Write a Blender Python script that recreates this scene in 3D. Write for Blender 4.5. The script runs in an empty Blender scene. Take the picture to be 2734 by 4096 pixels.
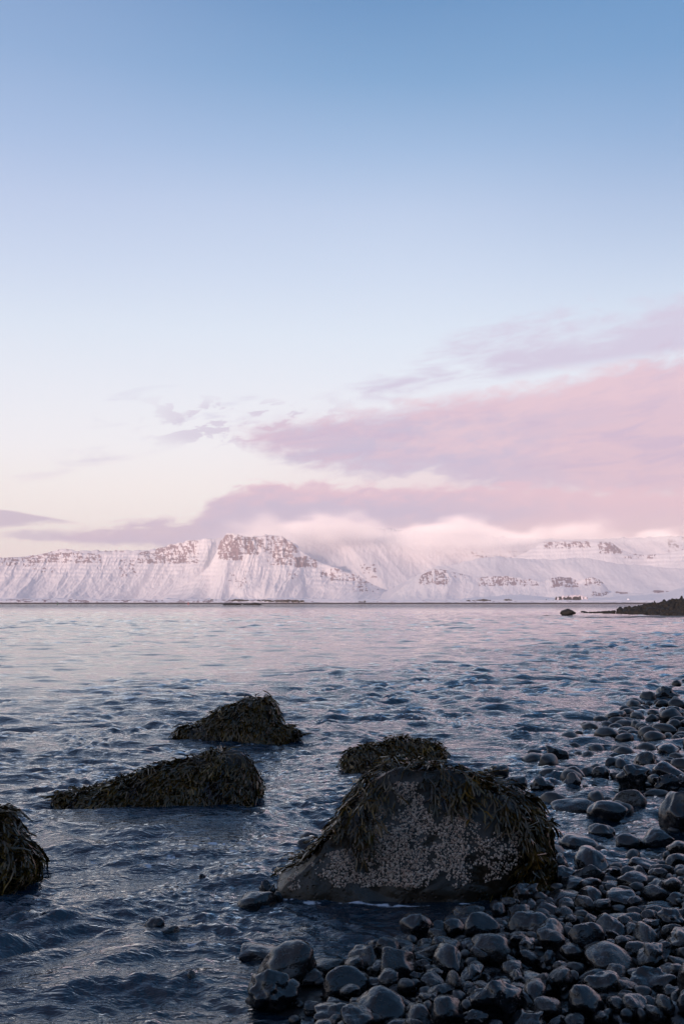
import bpy, math, random
import numpy as np
from mathutils import Vector, Matrix, Euler
from mathutils.bvhtree import BVHTree

R = math.radians
scene = bpy.context.scene
DENOISE = True
COL = scene.collection
rng = np.random.default_rng(7)
random.seed(7)

# ------------------------------------------------------------------ camera maths
F = 995.0                       # focal length in pixels of a 683 x 1024 frame
CX, CY = 341.5, 512.0
TILT = math.atan((603.8 - 512) / F)
CAMH = 1.3
ST, CT = math.sin(TILT), math.cos(TILT)
S = 683.0 / 2734.0              # photograph pixel -> frame pixel


def ray(px, py):
    """direction of a photograph pixel (full size coordinates)"""
    xc, yc = px * S - CX, CY - py * S
    return np.array([xc, F * CT - yc * ST, F * ST + yc * CT]) / F


def on_z(px, py, z=0.0):
    d = ray(px, py)
    t = (z - CAMH) / d[2]
    return np.array([d[0] * t, d[1] * t, z])


def on_y(px, py, y):
    d = ray(px, py)
    t = y / d[1]
    return np.array([d[0] * t, y, CAMH + d[2] * t])


def azel(px, py):
    d = ray(px, py)
    return math.degrees(math.atan2(d[0], d[1])), math.degrees(math.atan2(d[2], math.hypot(d[0], d[1])))


def to_px(x, y, z):
    """world point -> photograph pixel"""
    yy, zz = y, z - CAMH
    dep = yy * CT + zz * ST
    up = -yy * ST + zz * CT
    return (CX + F * x / dep) / S, (CY - F * up / dep) / S


# ------------------------------------------------------------------ noise
_perm = rng.permutation(256).astype(np.int64)
_perm = np.concatenate([_perm, _perm, _perm])
_g = rng.normal(size=(256, 3))
_g /= np.linalg.norm(_g, axis=1)[:, None]


def perlin(x, y, z=None):
    x = np.asarray(x, float)
    y = np.asarray(y, float)
    z = np.zeros_like(x) + (0.37 if z is None else z)
    xi, yi, zi = np.floor(x), np.floor(y), np.floor(z)
    xf, yf, zf = x - xi, y - yi, z - zi
    xi, yi, zi = xi.astype(np.int64) & 255, yi.astype(np.int64) & 255, zi.astype(np.int64) & 255
    u, v, w = [t * t * t * (t * (t * 6 - 15) + 10) for t in (xf, yf, zf)]

    def g(i, j, k):
        h = _perm[_perm[_perm[(xi + i) & 255] + ((yi + j) & 255)] + ((zi + k) & 255)]
        gr = _g[h]
        return gr[..., 0] * (xf - i) + gr[..., 1] * (yf - j) + gr[..., 2] * (zf - k)
    l = lambda a, b, t: a + t * (b - a)
    a = l(l(g(0, 0, 0), g(1, 0, 0), u), l(g(0, 1, 0), g(1, 1, 0), u), v)
    b = l(l(g(0, 0, 1), g(1, 0, 1), u), l(g(0, 1, 1), g(1, 1, 1), u), v)
    return l(a, b, w) * 1.6


def fbm(x, y, z=None, o=4, gain=0.5):
    s, a = 0, 1.0
    for i in range(o):
        f = 2.03 ** i
        s = s + a * perlin(x * f + 17.3 * i, y * f + 9.1 * i, None if z is None else z * f + 3.3 * i)
        a *= gain
    return s


def ridged(x, y, z=None, o=4, gain=0.5):
    s, a, t = 0, 1.0, 0
    for i in range(o):
        f = 2.03 ** i
        n = 1 - np.abs(perlin(x * f + 7.7 * i, y * f + 3.9 * i, None if z is None else z * f)) * 1.8
        s = s + a * n
        t += a
        a *= gain
    return s / t


def sstep(a, b, x):
    t = np.clip((np.asarray(x, float) - a) / (b - a), 0, 1)
    return t * t * (3 - 2 * t)


# ------------------------------------------------------------------ mesh helpers
def mesh(name, verts, faces, mat=None, parent=None, attrs=None, smooth=True, link=True):
    me = bpy.data.meshes.new(name)
    verts = np.asarray(verts, np.float32)
    me.vertices.add(len(verts))
    me.vertices.foreach_set('co', verts.ravel())
    if isinstance(faces, np.ndarray):
        k = faces.shape[1]
        n = len(faces)
        me.loops.add(n * k)
        me.loops.foreach_set('vertex_index', faces.ravel().astype(np.int32))
        me.polygons.add(n)
        me.polygons.foreach_set('loop_start', np.arange(0, n * k, k, dtype=np.int32))
        me.polygons.foreach_set('loop_total', np.full(n, k, np.int32))
    else:
        me.clear_geometry()
        me.from_pydata([tuple(map(float, v)) for v in verts], [], [tuple(f) for f in faces])
    for an, av in (attrs or {}).items():
        a = me.attributes.new(an, 'FLOAT', 'POINT')
        a.data.foreach_set('value', np.asarray(av, np.float32).ravel())
    me.update(calc_edges=True)
    me.validate()
    if smooth:
        me.polygons.foreach_set('use_smooth', np.ones(len(me.polygons), bool))
    if mat:
        me.materials.append(mat)
    if not link:
        return me
    o = bpy.data.objects.new(name, me)
    COL.objects.link(o)
    if parent:
        o.parent = parent
        o.matrix_parent_inverse = Matrix.Translation(-parent.location)
    return o


def grid_faces(nr, nc, wrap=False):
    i = np.arange(nr - 1)[:, None]
    m = nc if wrap else nc - 1
    j = np.arange(m)[None, :]
    a = i * nc + j
    b = i * nc + (j + 1) % nc
    return np.stack([a, b, b + nc, a + nc], -1).reshape(-1, 4)


def struct(o):
    o['kind'] = 'structure'
    return o


def tag(o, label, cat, group=None, kind=None):
    o['label'] = label
    o['category'] = cat
    if group:
        o['group'] = group
    if kind:
        o['kind'] = kind
    return o


def empty(name, loc):
    o = bpy.data.objects.new(name, None)
    o.location = loc
    o.empty_display_size = 0.1
    COL.objects.link(o)
    return o


def lin(c):
    return tuple((v / 255 / 12.92) if v <= 10 else ((v / 255 + 0.055) / 1.055) ** 2.4 for v in c) + (1.0,)


# ------------------------------------------------------------------ node helpers
class N:
    """thin wrapper so node trees can be written as expressions"""
    def __init__(s, tree):
        s.t = tree

    def new(s, typ, **kw):
        n = s.t.nodes.new(typ)
        for k, v in kw.items():
            setattr(n, k, v)
        return n

    def link(s, a, b):
        s.t.links.new(a, b)

    def put(s, sock, v):
        if isinstance(v, X):
            s.t.links.new(v.s, sock)
        elif v is not None:
            sock.default_value = v

    def math(s, op, *a, clamp=False):
        n = s.new('ShaderNodeMath', operation=op, use_clamp=clamp)
        for i, v in enumerate(a):
            s.put(n.inputs[i], v)
        return X(s, n.outputs[0])

    def noise(s, vec, scale=1, detail=4, rough=0.5, dist=0.0, typ='FBM', norm=True):
        n = s.new('ShaderNodeTexNoise', noise_dimensions='3D', noise_type=typ)
        if typ == 'FBM':
            n.normalize = norm
        s.put(n.inputs['Vector'], vec)
        n.inputs['Scale'].default_value = scale
        n.inputs['Detail'].default_value = detail
        n.inputs['Roughness'].default_value = rough
        n.inputs['Distortion'].default_value = dist
        return X(s, n.outputs['Fac'])

    def comb(s, x, y, z=0.0):
        n = s.new('ShaderNodeCombineXYZ')
        for i, v in enumerate((x, y, z)):
            s.put(n.inputs[i], v)
        return X(s, n.outputs[0])

    def sep(s, v):
        n = s.new('ShaderNodeSeparateXYZ')
        s.put(n.inputs[0], v)
        return [X(s, o) for o in n.outputs]

    def mix(s, f, a, b):
        n = s.new('ShaderNodeMix', data_type='RGBA')
        s.put(n.inputs[0], f)
        s.put(n.inputs[6], a)
        s.put(n.inputs[7], b)
        return X(s, n.outputs[2])

    def ss(s, a, b, x):
        n = s.new('ShaderNodeMapRange', interpolation_type='SMOOTHSTEP')
        s.put(n.inputs[0], x)
        s.put(n.inputs[1], a)
        s.put(n.inputs[2], b)
        return X(s, n.outputs[0])

    def ramp(s, x, stops):
        n = s.new('ShaderNodeValToRGB')
        e = n.color_ramp.elements
        while len(e) > 1:
            e.remove(e[-1])
        e[0].position, e[0].color = stops[0]
        for p, c in stops[1:]:
            k = e.new(p)
            k.color = c
        s.put(n.inputs[0], x)
        return X(s, n.outputs[0])

    def curve(s, x, pts):
        """piecewise curve; x, and the points, in 0..1"""
        n = s.new('ShaderNodeFloatCurve')
        c = n.mapping.curves[0]
        n.mapping.extend = 'HORIZONTAL'
        c.points[0].location = pts[0]
        c.points[1].location = pts[-1]
        for p in pts[1:-1]:
            c.points.new(*p)
        n.mapping.update()
        s.put(n.inputs[1], x)
        return X(s, n.outputs[0])

    def attr(s, name):
        n = s.new('ShaderNodeAttribute', attribute_name=name)
        return X(s, n.outputs['Fac'])

    def bump(s, h, dist=1.0, strength=1.0, normal=None):
        n = s.new('ShaderNodeBump')
        s.put(n.inputs['Height'], h)
        n.inputs['Distance'].default_value = dist
        s.put(n.inputs['Strength'], strength)
        if normal:
            s.put(n.inputs['Normal'], normal)
        return X(s, n.outputs[0])


class X:
    def __init__(s, n, sock):
        s.n, s.s = n, sock

    def __add__(s, o): return s.n.math('ADD', s, o)
    __radd__ = __add__
    def __sub__(s, o): return s.n.math('SUBTRACT', s, o)
    def __rsub__(s, o): return s.n.math('SUBTRACT', o, s)
    def __mul__(s, o): return s.n.math('MULTIPLY', s, o)
    __rmul__ = __mul__
    def __truediv__(s, o): return s.n.math('DIVIDE', s, o)


def material(name):
    m = bpy.data.materials.new(name)
    m.use_nodes = True
    m.node_tree.nodes.clear()
    n = N(m.node_tree)
    out = n.new('ShaderNodeOutputMaterial')
    return m, n, out


def principled(n, out, base, rough, normal=None, spec=0.5, coat=0.0):
    p = n.new('ShaderNodeBsdfPrincipled')
    n.put(p.inputs['Base Color'], base)
    n.put(p.inputs['Roughness'], rough)
    n.put(p.inputs['Specular IOR Level'], spec)
    if normal:
        n.put(p.inputs['Normal'], normal)
        n.put(p.inputs['Coat Normal'], normal)
    p.inputs['Coat Weight'].default_value = coat
    p.inputs['Coat Roughness'].default_value = 0.06
    n.link(p.outputs[0], out.inputs[0])
    return p


# ------------------------------------------------------------------ render, camera, sun
scene.view_settings.view_transform = 'Standard'
scene.view_settings.look = 'None'
scene.view_settings.exposure = 0.0
scene.view_settings.gamma = 1.0
scene.cycles.use_denoising = DENOISE
scene.cycles.denoising_input_passes = 'RGB_ALBEDO_NORMAL'
scene.cycles.denoising_prefilter = 'ACCURATE'
scene.cycles.max_bounces = 24
scene.cycles.volume_bounces = 14
scene.cycles.diffuse_bounces = 3
scene.cycles.glossy_bounces = 3
scene.cycles.transmission_bounces = 2
scene.cycles.volume_step_rate = 1.0
scene.cycles.volume_max_steps = 128
scene.cycles.transparent_max_bounces = 12
scene.cycles.caustics_reflective = False
scene.cycles.caustics_refractive = False

cd = bpy.data.cameras.new('camera')
cam = bpy.data.objects.new('camera', cd)
COL.objects.link(cam)
cam.location = (0, 0, CAMH)
cam.rotation_euler = (math.pi / 2 + TILT, 0, 0)
cd.sensor_fit = 'VERTICAL'
cd.sensor_height = 36
cd.lens = 36 * F / 1024
cd.clip_start = 0.05
cd.clip_end = 80000
scene.camera = cam

SUN_EL, SUN_AZ = R(9.0), R(204)          # azimuth clockwise from +y: behind and to the left
sd = bpy.data.lights.new('sun', 'SUN')
sd.energy = 4.5
sd.angle = R(0.5)
sd.color = (1.0, 0.73, 0.61)
sun = bpy.data.objects.new('sun', sd)
COL.objects.link(sun)
v = Vector((math.sin(SUN_AZ) * math.cos(SUN_EL), math.cos(SUN_AZ) * math.cos(SUN_EL), math.sin(SUN_EL)))
sun.rotation_euler = v.to_track_quat('Z', 'Y').to_euler()


# ------------------------------------------------------------------ sky (world)
def build_world():
    w = bpy.data.worlds.new('World')
    scene.world = w
    w.use_nodes = True
    t = w.node_tree
    t.nodes.clear()
    n = N(t)
    out = n.new('ShaderNodeOutputWorld')
    bg = n.new('ShaderNodeBackground')
    n.link(bg.outputs[0], out.inputs[0])
    tc = n.new('ShaderNodeTexCoord')
    x, y, z = n.sep(X(n, tc.outputs['Generated']))
    az = n.math('MULTIPLY', n.math('ARCTAN2', x, y), 180 / math.pi)
    el = n.math('MULTIPLY', n.math('ARCSINE', z), 180 / math.pi)

    # clear sky by elevation
    rows = [(90, (34, 46, 66)), (62, (50, 72, 104)), (43, (80, 120, 168))]
    for py, c in [(0, (98, 147, 196)), (300, (121, 165, 209)), (600, (157, 188, 225)), (850, (187, 207, 236)),
                  (1100, (206, 222, 244)), (1350, (224, 236, 250)), (1600, (238, 243, 252)),
                  (1800, (249, 249, 253)), (1950, (254, 250, 249)), (2080, (254, 249, 246)), (2200, (252, 238, 234)),
                  (2400, (236, 212, 214))]:
        rows.append((azel(1367, py)[1], c))
    stops = [(e / 90.0, lin(c)) for e, c in sorted(rows)]
    elp = n.math('MAXIMUM', el, 0.0) + (n.noise(n.comb(az * 0.03, el * 0.05), 1, 2) - 0.5) * 2.0
    sky = n.ramp(elp / 90.0, stops)
    # a Nishita dusk sky gives the upper dome its natural fall-off away from the sun
    ns = n.new('ShaderNodeTexSky', sky_type='NISHITA')
    ns.sun_disc = False
    ns.sun_elevation = SUN_EL
    ns.sun_rotation = SUN_AZ
    sc = n.new('ShaderNodeVectorMath', operation='SCALE')
    n.link(ns.outputs[0], sc.inputs[0])
    sc.inputs['Scale'].default_value = 0.10
    sky = n.mix(0.10, sky, X(n, sc.outputs[0]))
    # thin lavender veil to the left, deeper blue to the right at the top
    veil = n.ss(4.0, -22.0, az) * n.ss(10.0, 26.0, el) * 0.22
    sky = n.mix(veil, sky, lin((178, 190, 226)))
    deep = n.ss(2.0, 24.0, az) * n.ss(10.0, 30.0, el) * 0.45
    sky = n.mix(deep, sky, lin((84, 140, 192)))
    warm = n.ss(2.0, -16.0, az) * n.ss(9.5, 3.0, el) * 0.35
    sky = n.mix(warm, sky, lin((254, 247, 238)))

    azn = (az + 30.0) / 60.0

    def edge(pts):
        p = [((azel(a, b)[0] + 30) / 60, azel(a, b)[1] / 40) for a, b in pts]
        return n.curve(azn, p) * 40.0

    # noises: long streaks rising slightly to the right, plus puffs
    tilt = el - az * 0.10
    v1 = n.comb(az * 0.10, tilt * 0.42, 1.7)
    st = (n.noise(v1, 1.0, 5, 0.55, 0.4) - 0.5) * 1.7
    v2 = n.comb(az * 0.42, tilt * 1.05, 4.2)
    pf = (n.noise(v2, 1.6, 7, 0.58, 0.3) - 0.5) * 1.5
    v3 = n.comb(az * 0.05, tilt * 0.22, 9.2)
    big = n.noise(v3, 1.0, 3, 0.5, 0.2) - 0.5
    v4 = n.comb(az * 0.22, tilt * 1.1, 13.0)
    st2 = n.noise(v4, 1.0, 6, 0.6, 0.6) - 0.5

    def layer(sky, up, lo, soft_u, soft_l, nu, nl, col, op=1.0):
        mu = n.ss(0.0, soft_u, up - el + nu)
        ml = n.ss(0.0, soft_l, el - lo + nl)
        return n.mix(mu * ml * op, sky, col), mu * ml

    L = lin
    # high thin violet layer on the right
    up = edge([(-300, 1900), (900, 1640), (1300, 1530), (1500, 1430), (1700, 1330), (2100, 1240), (2450, 1200), (2734, 1130), (3400, 900)])
    lo = edge([(-300, 2000), (900, 1720), (1300, 1620), (1700, 1560), (2100, 1480), (2734, 1380), (3400, 1200)])
    sky, _ = layer(sky, up, lo, 2.4, 0.8, st * 3.0 + pf * 2.0, 0.6, L((205, 200, 222)), n.ss(0.28, 0.72, st2 * 1.3 + 0.44 + n.ss(4.0, 18.0, az) * 0.55) * 0.95)
    # faint streaks in the middle left
    wis = n.ss(0.56, 0.74, st2 + 0.5) * n.ss(9.3, 10.3, el) * n.ss(12.8, 11.2, el) * n.ss(-16.0, -12.0, az) * n.ss(2.0, -5.0, az)
    sky = n.mix(wis * 0.55, sky, L((205, 205, 226)))
    # pink glow behind the lower right
    glow = n.ss(-9.0, 9.0, az) * n.ss(13.0, 4.0, el)
    sky = n.mix(glow * 0.8, sky, L((228, 202, 212)))
    # puffs at the left tip of the main bank
    tip = n.ss(0.50, 0.62, pf + 0.5) * n.ss(8.7, 9.6, el) * n.ss(12.2, 10.8, el) * n.ss(-12.5, -8.5, az) * n.ss(2.0, -3.0, az)
    sky = n.mix(tip * 0.8, sky, L((208, 203, 222)))
    # main bank
    up = edge([(-300, 1790), (500, 1790), (780, 1760), (950, 1680), (1150, 1650), (1500, 1610), (1800, 1555), (2100, 1500), (2400, 1440), (2734, 1370), (3400, 1150)])
    lo = edge([(-300, 1760), (500, 1760), (780, 1730), (950, 1800), (1100, 1878), (1400, 1910), (1560, 1930), (1640, 1925), (1720, 1925), (1850, 1990), (2100, 2020), (2734, 2060), (3400, 2060)])
    lav, pink, salm = L((190, 184, 210)), L((214, 188, 207)), L((226, 192, 203))
    rel = n.ss(0.0, 1.0, (up - el) / 2.9 + st * 1.8)
    c1 = n.mix(rel, pink, lav)
    c1 = n.mix(n.ss(-2.0, 20.0, az + big * 34.0 + pf * 10.0) * 0.65, c1, pink)
    c1 = n.mix(n.ss(6.0, 17.0, az + st * 16.0) * n.ss(13.8, 9.5, el + st2 * 3.0) * 0.6, c1, salm)
    c1 = n.mix(n.ss(0.46, 0.80, st2 * 1.4 + st * 0.6 + 0.5) * 0.85, c1, L((198, 178, 204)))
    c1 = n.mix(n.ss(0.50, 0.85, pf * 0.5 + big * 1.5 + 0.5) * 0.45, c1, L((238, 204, 210)))
    sky, m1 = layer(sky, up, lo, 1.5, 1.5, pf * 1.3 + st * 1.6, pf * 1.6 + st * 0.8, c1, 0.95)
    # blue-violet belly over the gap
    bel = n.ss(-1.5, 2.0, az) * n.ss(13.0, 5.0, az) * n.ss(7.0, 7.9, el + pf * 1.0) * n.ss(9.2, 8.2, el + pf)
    sky = n.mix(bel * 0.45, sky, L((188, 184, 212)))
    # lower bank lying on the mountains
    up = edge([(-300, 2260), (100, 2160), (300, 2108), (440, 2092), (560, 2066), (760, 2046), (840, 1992), (950, 1935), (1150, 1915), (1500, 1935), (1800, 1925), (2100, 1925), (2400, 1930), (2734, 1935), (3400, 1935)])
    lo = edge([(-300, 2300), (100, 2170), (300, 2190), (560, 2200), (760, 2230), (950, 2420), (2734, 2440), (3400, 2440)])
    rel2 = n.ss(0.15, 1.0, (up - el) / 2.0 + pf * 0.9 + st * 0.5)
    c2 = n.mix(rel2, n.mix(n.ss(-4.0, -9.0, az), L((226, 192, 207)), L((204, 188, 208))), L((190, 182, 208)))
    c2 = n.mix(n.ss(4.0, 15.0, az + st * 8.0) * 0.75, c2, L((229, 195, 206)))
    low = n.ss(5.2, 3.2, el + pf * 0.8 + n.ss(0.0, -8.0, az) * 1.2)
    c2 = n.mix(low * n.ss(-8.0, -3.0, az), c2, L((232, 206, 211)))
    sky, _ = layer(sky, up, lo, 0.75, 0.5, pf * 1.5 + st * 0.5, pf * 0.6, c2, 0.95)
    # flat lens clouds at far left
    up = edge([(-300, 2020), (0, 2035), (200, 2065), (350, 2095), (480, 2130), (520, 2300), (3400, 2400)])
    lo = edge([(-300, 2150), (0, 2125), (200, 2115), (350, 2105), (480, 2110), (520, 2110), (3400, 1900)])
    sky, _ = layer(sky, up, lo, 0.16, 0.5, st2 * 0.25, st2 * 1.1, L((190, 180, 203)), 0.85)
    bl = n.ss(-19.5, -17.8, az) * n.ss(-14.6, -16.2, az) * n.ss(3.35, 3.6, el + pf * 0.5) * n.ss(4.15, 3.85, el + pf * 0.5)
    sky = n.mix(bl * 0.7, sky, L((192, 184, 208)))

    # below the horizon: dim sea tone
    sky = n.mix(n.ss(0.0, -1.5, el), sky, L((90, 100, 120)))
    n.put(bg.inputs[0], sky)
    bg.inputs[1].default_value = 1.12


build_world()

# ------------------------------------------------------------------ materials of the far land
def snow_material():
    m, n, out = material('snow_and_rock')
    rock = n.attr('rock')
    g = n.new('ShaderNodeNewGeometry')
    pos = X(n, g.outputs['Position'])
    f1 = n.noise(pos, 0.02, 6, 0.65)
    tint = n.mix(f1, lin((168, 146, 150)), lin((120, 102, 112)))  # rock paled to mauve: distance haze put into its colour
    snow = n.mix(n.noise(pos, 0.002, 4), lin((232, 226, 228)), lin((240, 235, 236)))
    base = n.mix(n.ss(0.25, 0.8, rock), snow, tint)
    nrm = n.bump(n.noise(pos, 0.006, 8, 0.6), 16.0, 0.6)
    principled(n, out, base, 0.85, nrm, 0.2)
    return m


M_SNOW = snow_material()


def crest_fn(pts):
    a = np.array([azel(*p) for p in pts])
    o = np.argsort(a[:, 0])
    a = a[o]
    return lambda az: np.interp(az, a[:, 0], a[:, 1])


def smooth1(f, k=0.5):
    return lambda az: (f(az - k) + 2 * f(az) + f(az + k)) / 4


def range_mesh(name, crest, r0, r1, az0, az1, rockfn, na=700, nr=150, back=1500, gully=0.16, skew=0.0, gf=1.0, power=1.35, rough=1.0, base=8.0, seed=0.0, wobf=1.0, shear=0.0):
    """a mountain front: foot at distance r0, crest at r1 (metres from the beach)"""
    az = np.linspace(az0, az1, na)
    s = np.concatenate([np.linspace(0, 1, nr), 1 + np.linspace(0.03, 1, 24)])
    A, Sg = np.meshgrid(az, s)
    As = A + shear * (1 - np.clip(Sg, 0, 1))
    wob = fbm(As * 0.30 + seed, np.clip(Sg, 0, 1) * 0.8 + seed * 3, o=2)
    R0 = r0 * (1 + 0.03 * wob * wobf)
    R1 = r1 * (1 + 0.02 * wob * wobf)
    rr = np.where(Sg <= 1, R0 + (R1 - R0) * Sg, R1 + back * (Sg - 1))
    H = np.tan(np.radians(crest(A))) * R1 + CAMH
    ss_ = np.clip(Sg, 0, 1)
    As = A + shear * (1 - ss_)
    H = H + fbm(A * 3.0, A * 0 + seed, o=5) * 0.016 * H * rough * sstep(0.72, 1.0, ss_)
    prof = ss_ * 0.32 + 0.68 * ss_ ** power
    # fall-line gullies leaning with the slope
    ga = As * 1.15 * gf + fbm(As * 0.7 + 3, ss_ * 1.5 + seed, o=3) * 0.35
    wp = fbm(As * 1.1 + seed, ss_ * 2.2, o=3)
    but = ridged(As * 0.55 + seed * 2, ss_ * 0.6 + seed, o=3, gain=0.5) - 0.6
    gl = ridged(ga * 0.75 + wp * 0.55 + seed * 5, ss_ * 1.1 + wp * 0.4 + seed, o=6, gain=0.55)
    big = fbm(ga * 0.42 + 5 + seed, ss_ * 0.6, o=3)
    cliffs = fbm(A * 2.4 + seed, ss_ * 6.0 + 2, o=5, gain=0.6)
    env = sstep(0.0, 0.25, ss_) * sstep(1.0, 0.9, ss_)
    env2 = sstep(0.0, 0.2, ss_)
    z = base + (H - base) * (prof + env * (gully * (gl - 0.55) * (0.12 + 0.75 * ss_ ** 2) + 0.55 * big * gully + 0.9 * but * gully) + 0.012 * env2 * cliffs * rough)
    # basalt benches
    st = 42.0
    t = z / st + fbm(A * 0.8, A * 0 + 1, o=2) * 0.3
    fr = t - np.floor(t)
    bench = (np.floor(t) + sstep(0.25, 0.75, fr)) * st - (t * st)
    rk, bw = rockfn(A, ss_, z, gl, H)
    z = z + bench * bw * 0.22
    z = np.where(Sg > 1, H * (1 - 0.10 * (Sg - 1)) + fbm(A * 2, Sg * 3, o=3) * 6, z)
    ar = np.radians(A)
    V = np.stack([np.sin(ar) * rr, np.cos(ar) * rr, z], -1).reshape(-1, 3)
    o = mesh(name, V, grid_faces(len(s), na)[:, ::-1], M_SNOW, attrs={'rock': rk.reshape(-1)})
    return struct(o)


def px_az(px):
    return azel(px, 2300)[0]


def patch_rock(A, z, rr, boxes, k=3.2, seed=0.0, thr=0.47):
    """rock showing through the snow: strata and ribs inside soft boxes given in photo pixels"""
    el = np.degrees(np.arctan((z - CAMH) / rr))
    m = np.zeros_like(A)
    for (x0, x1, y0, y1, wgt) in boxes:
        a0, a1 = px_az(x0), px_az(x1)
        e1, e0 = azel(1367, y0)[1], azel(1367, y1)[1]
        w = sstep(a0 - 0.15, a0 + 0.25, A) * sstep(a1 + 0.15, a1 - 0.25, A) * sstep(e0 - 0.06, e0 + 0.1, el) * sstep(e1 + 0.05, e1 - 0.05, el)
        m = np.maximum(m, w * wgt)
    ribs = ridged(A * k * 1.6 + seed + el * 0.9, el * 1.4 + seed, o=4, gain=0.6)
    strat = fbm(A * k * 0.9 + 4, el * 14.0 + seed, o=4, gain=0.65) * 0.5
    fine = fbm(A * k * 4, el * 12, o=4, gain=0.7) * 0.5
    val = ribs * 0.7 + strat * 0.62 + fine * 0.55 - 0.32 + thr * 0
    return sstep(0.04, 0.46, val * 1.0 + (m - 0.76) * 0.9) * (m > 0.02)


def far_land():
    # A: the long left wall with its cliff band
    cr = crest_fn([(-900, 2260), (-300, 2240), (0, 2232), (100, 2230), (200, 2214), (300, 2212), (420, 2216), (520, 2218), (600, 2206), (680, 2180), (740, 2166), (800, 2158), (900, 2150), (1050, 2146), (1150, 2160), (1300, 2260)])
    rA = (9000, 10400)

    def rockA(A, s, z, gl, H):
        rr = rA[0] + (rA[1] - rA[0]) * s
        rk = patch_rock(A, z, rr, [(-400, 150, 2235, 2275, 0.9), (90, 410, 2214, 2262, 1.0), (120, 230, 2275, 2300, 0.75), (470, 560, 2235, 2315, 0.8), (540, 800, 2160, 2262, 0.95), (600, 760, 2185, 2250, 1.05), (350, 480, 2300, 2312, 0.5)], 2.6, 1.3)
        return rk, sstep(0.55, 0.75, s)
    range_mesh('mountain_wall', cr, rA[0], rA[1], -27, -2.5, rockA, gully=0.13, shear=2.2, seed=1.0, na=900, power=2.3)
    cr = crest_fn([(-900, 2260), (0, 2236), (150, 2222), (210, 2206), (250, 2197), (300, 2202), (420, 2204), (560, 2202), (640, 2196), (760, 2176), (1000, 2200)])
    range_mesh('mountain_plateau', cr, 10800, 12500, -27, -9, lambda A, s, z, gl, H: (0.62 * sstep(0.93, 0.99, s) * sstep(-0.1, 0.3, fbm(A * 4, s * 3, o=4)), s * 0), gully=0.05, seed=2.0, na=300, nr=60)

    # B: the central massif
    cr = crest_fn([(600, 2420), (760, 2330), (840, 2262), (862, 2215), (882, 2165), (905, 2140), (940, 2136), (1000, 2148), (1060, 2142), (1125, 2146), (1165, 2172), (1200, 2205), (1250, 2238), (1310, 2262), (1370, 2282), (1430, 2306), (1500, 2345), (1570, 2378), (1620, 2400), (1800, 2425)])
    rB = (8200, 9300)

    def rockB(A, s, z, gl, H):
        rr = rB[0] + (rB[1] - rB[0]) * s
        rk = patch_rock(A, z, rr, [(862, 975, 2140, 2245, 1.12), (960, 1060, 2150, 2225, 1.08), (1040, 1200, 2140, 2215, 1.0), (1060, 1180, 2205, 2265, 0.96), (1170, 1275, 2226, 2274, 1.18), (1140, 1200, 2282, 2322, 0.85), (1270, 1320, 2280, 2316, 0.9), (1310, 1430, 2262, 2330, 0.95), (1400, 1530, 2310, 2372, 0.8), (905, 1010, 2285, 2360, 0.72)], 2.3, 6.0)
        return rk, sstep(0.5, 0.75, s)
    range_mesh('mountain_peak', cr, rB[0], rB[1], azel(620, 2300)[0], azel(1760, 2300)[0], rockB, gully=0.16, shear=1.3, seed=3.3, na=700, nr=190, power=2.2, gf=1.2, back=500)

    # C: the broad snow flank behind, its top lost in cloud
    cr = crest_fn([(500, 2330), (900, 2190), (1150, 2135), (1300, 2112), (1500, 2112), (1700, 2128), (1900, 2140), (2050, 2152), (2300, 2160), (2600, 2150), (3000, 2130), (3700, 2120)])

    def rockC(A, s, z, gl, H):
        rr = 9600 + 2200 * s
        return patch_rock(A, z, rr, [(1420, 1520, 2255, 2320, 0.8), (1840, 2160, 2200, 2232, 0.8), (2660, 2900, 2150, 2220, 0.8)], 2.5, 9.0), s * 0
    range_mesh('mountain_flank', cr, 9900, 12200, -9, 27, rockC, gully=0.03, shear=-4.0, seed=4.1, na=800, nr=110, power=1.0, gf=0.5)

    # E: high plateau with the sunlit cliff
    cr = crest_fn([(1900, 2330), (2020, 2250), (2120, 2200), (2170, 2172), (2230, 2168), (2390, 2167), (2440, 2170), (2475, 2195), (2510, 2212), (2570, 2222), (2650, 2216), (2734, 2200), (3000, 2180), (3700, 2150)])

    def rockE(A, s, z, gl, H):
        rr = 9300 + 1500 * s
        return patch_rock(A, z, rr, [(2165, 2380, 2168, 2204, 0.95), (2385, 2500, 2168, 2228, 1.1), (2490, 2640, 2205, 2250, 0.85)], 3.6, 12.0), sstep(0.7, 0.9, s)
    range_mesh('mountain_terrace', cr, 9300, 10800, azel(1960, 2300)[0], 27, rockE, gully=0.06, shear=0.3, seed=5.5, na=600, nr=130, power=1.5, rough=0.5)
    # smooth hills in front of it
    cr = crest_fn([(1500, 2390), (1640, 2315), (1740, 2268), (1820, 2258), (1900, 2238), (1980, 2226), (2080, 2236), (2200, 2240), (2340, 2232), (2460, 2256), (2560, 2262), (2700, 2275), (3000, 2260), (3700, 2250)])

    def rockG(A, s, z, gl, H):
        rr = 7900 + 1500 * s
        return patch_rock(A, z, rr, [(2280, 2370, 2226, 2240, 0.7)], 3.0, 15.0) * 0.8, s * 0
    range_mesh('snow_hill', cr, 7900, 9300, azel(1480, 2300)[0], 27, rockG, shear=-1.6, gully=0.04, seed=6.2, na=500, nr=90, power=1.1, gf=0.5)
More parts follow.
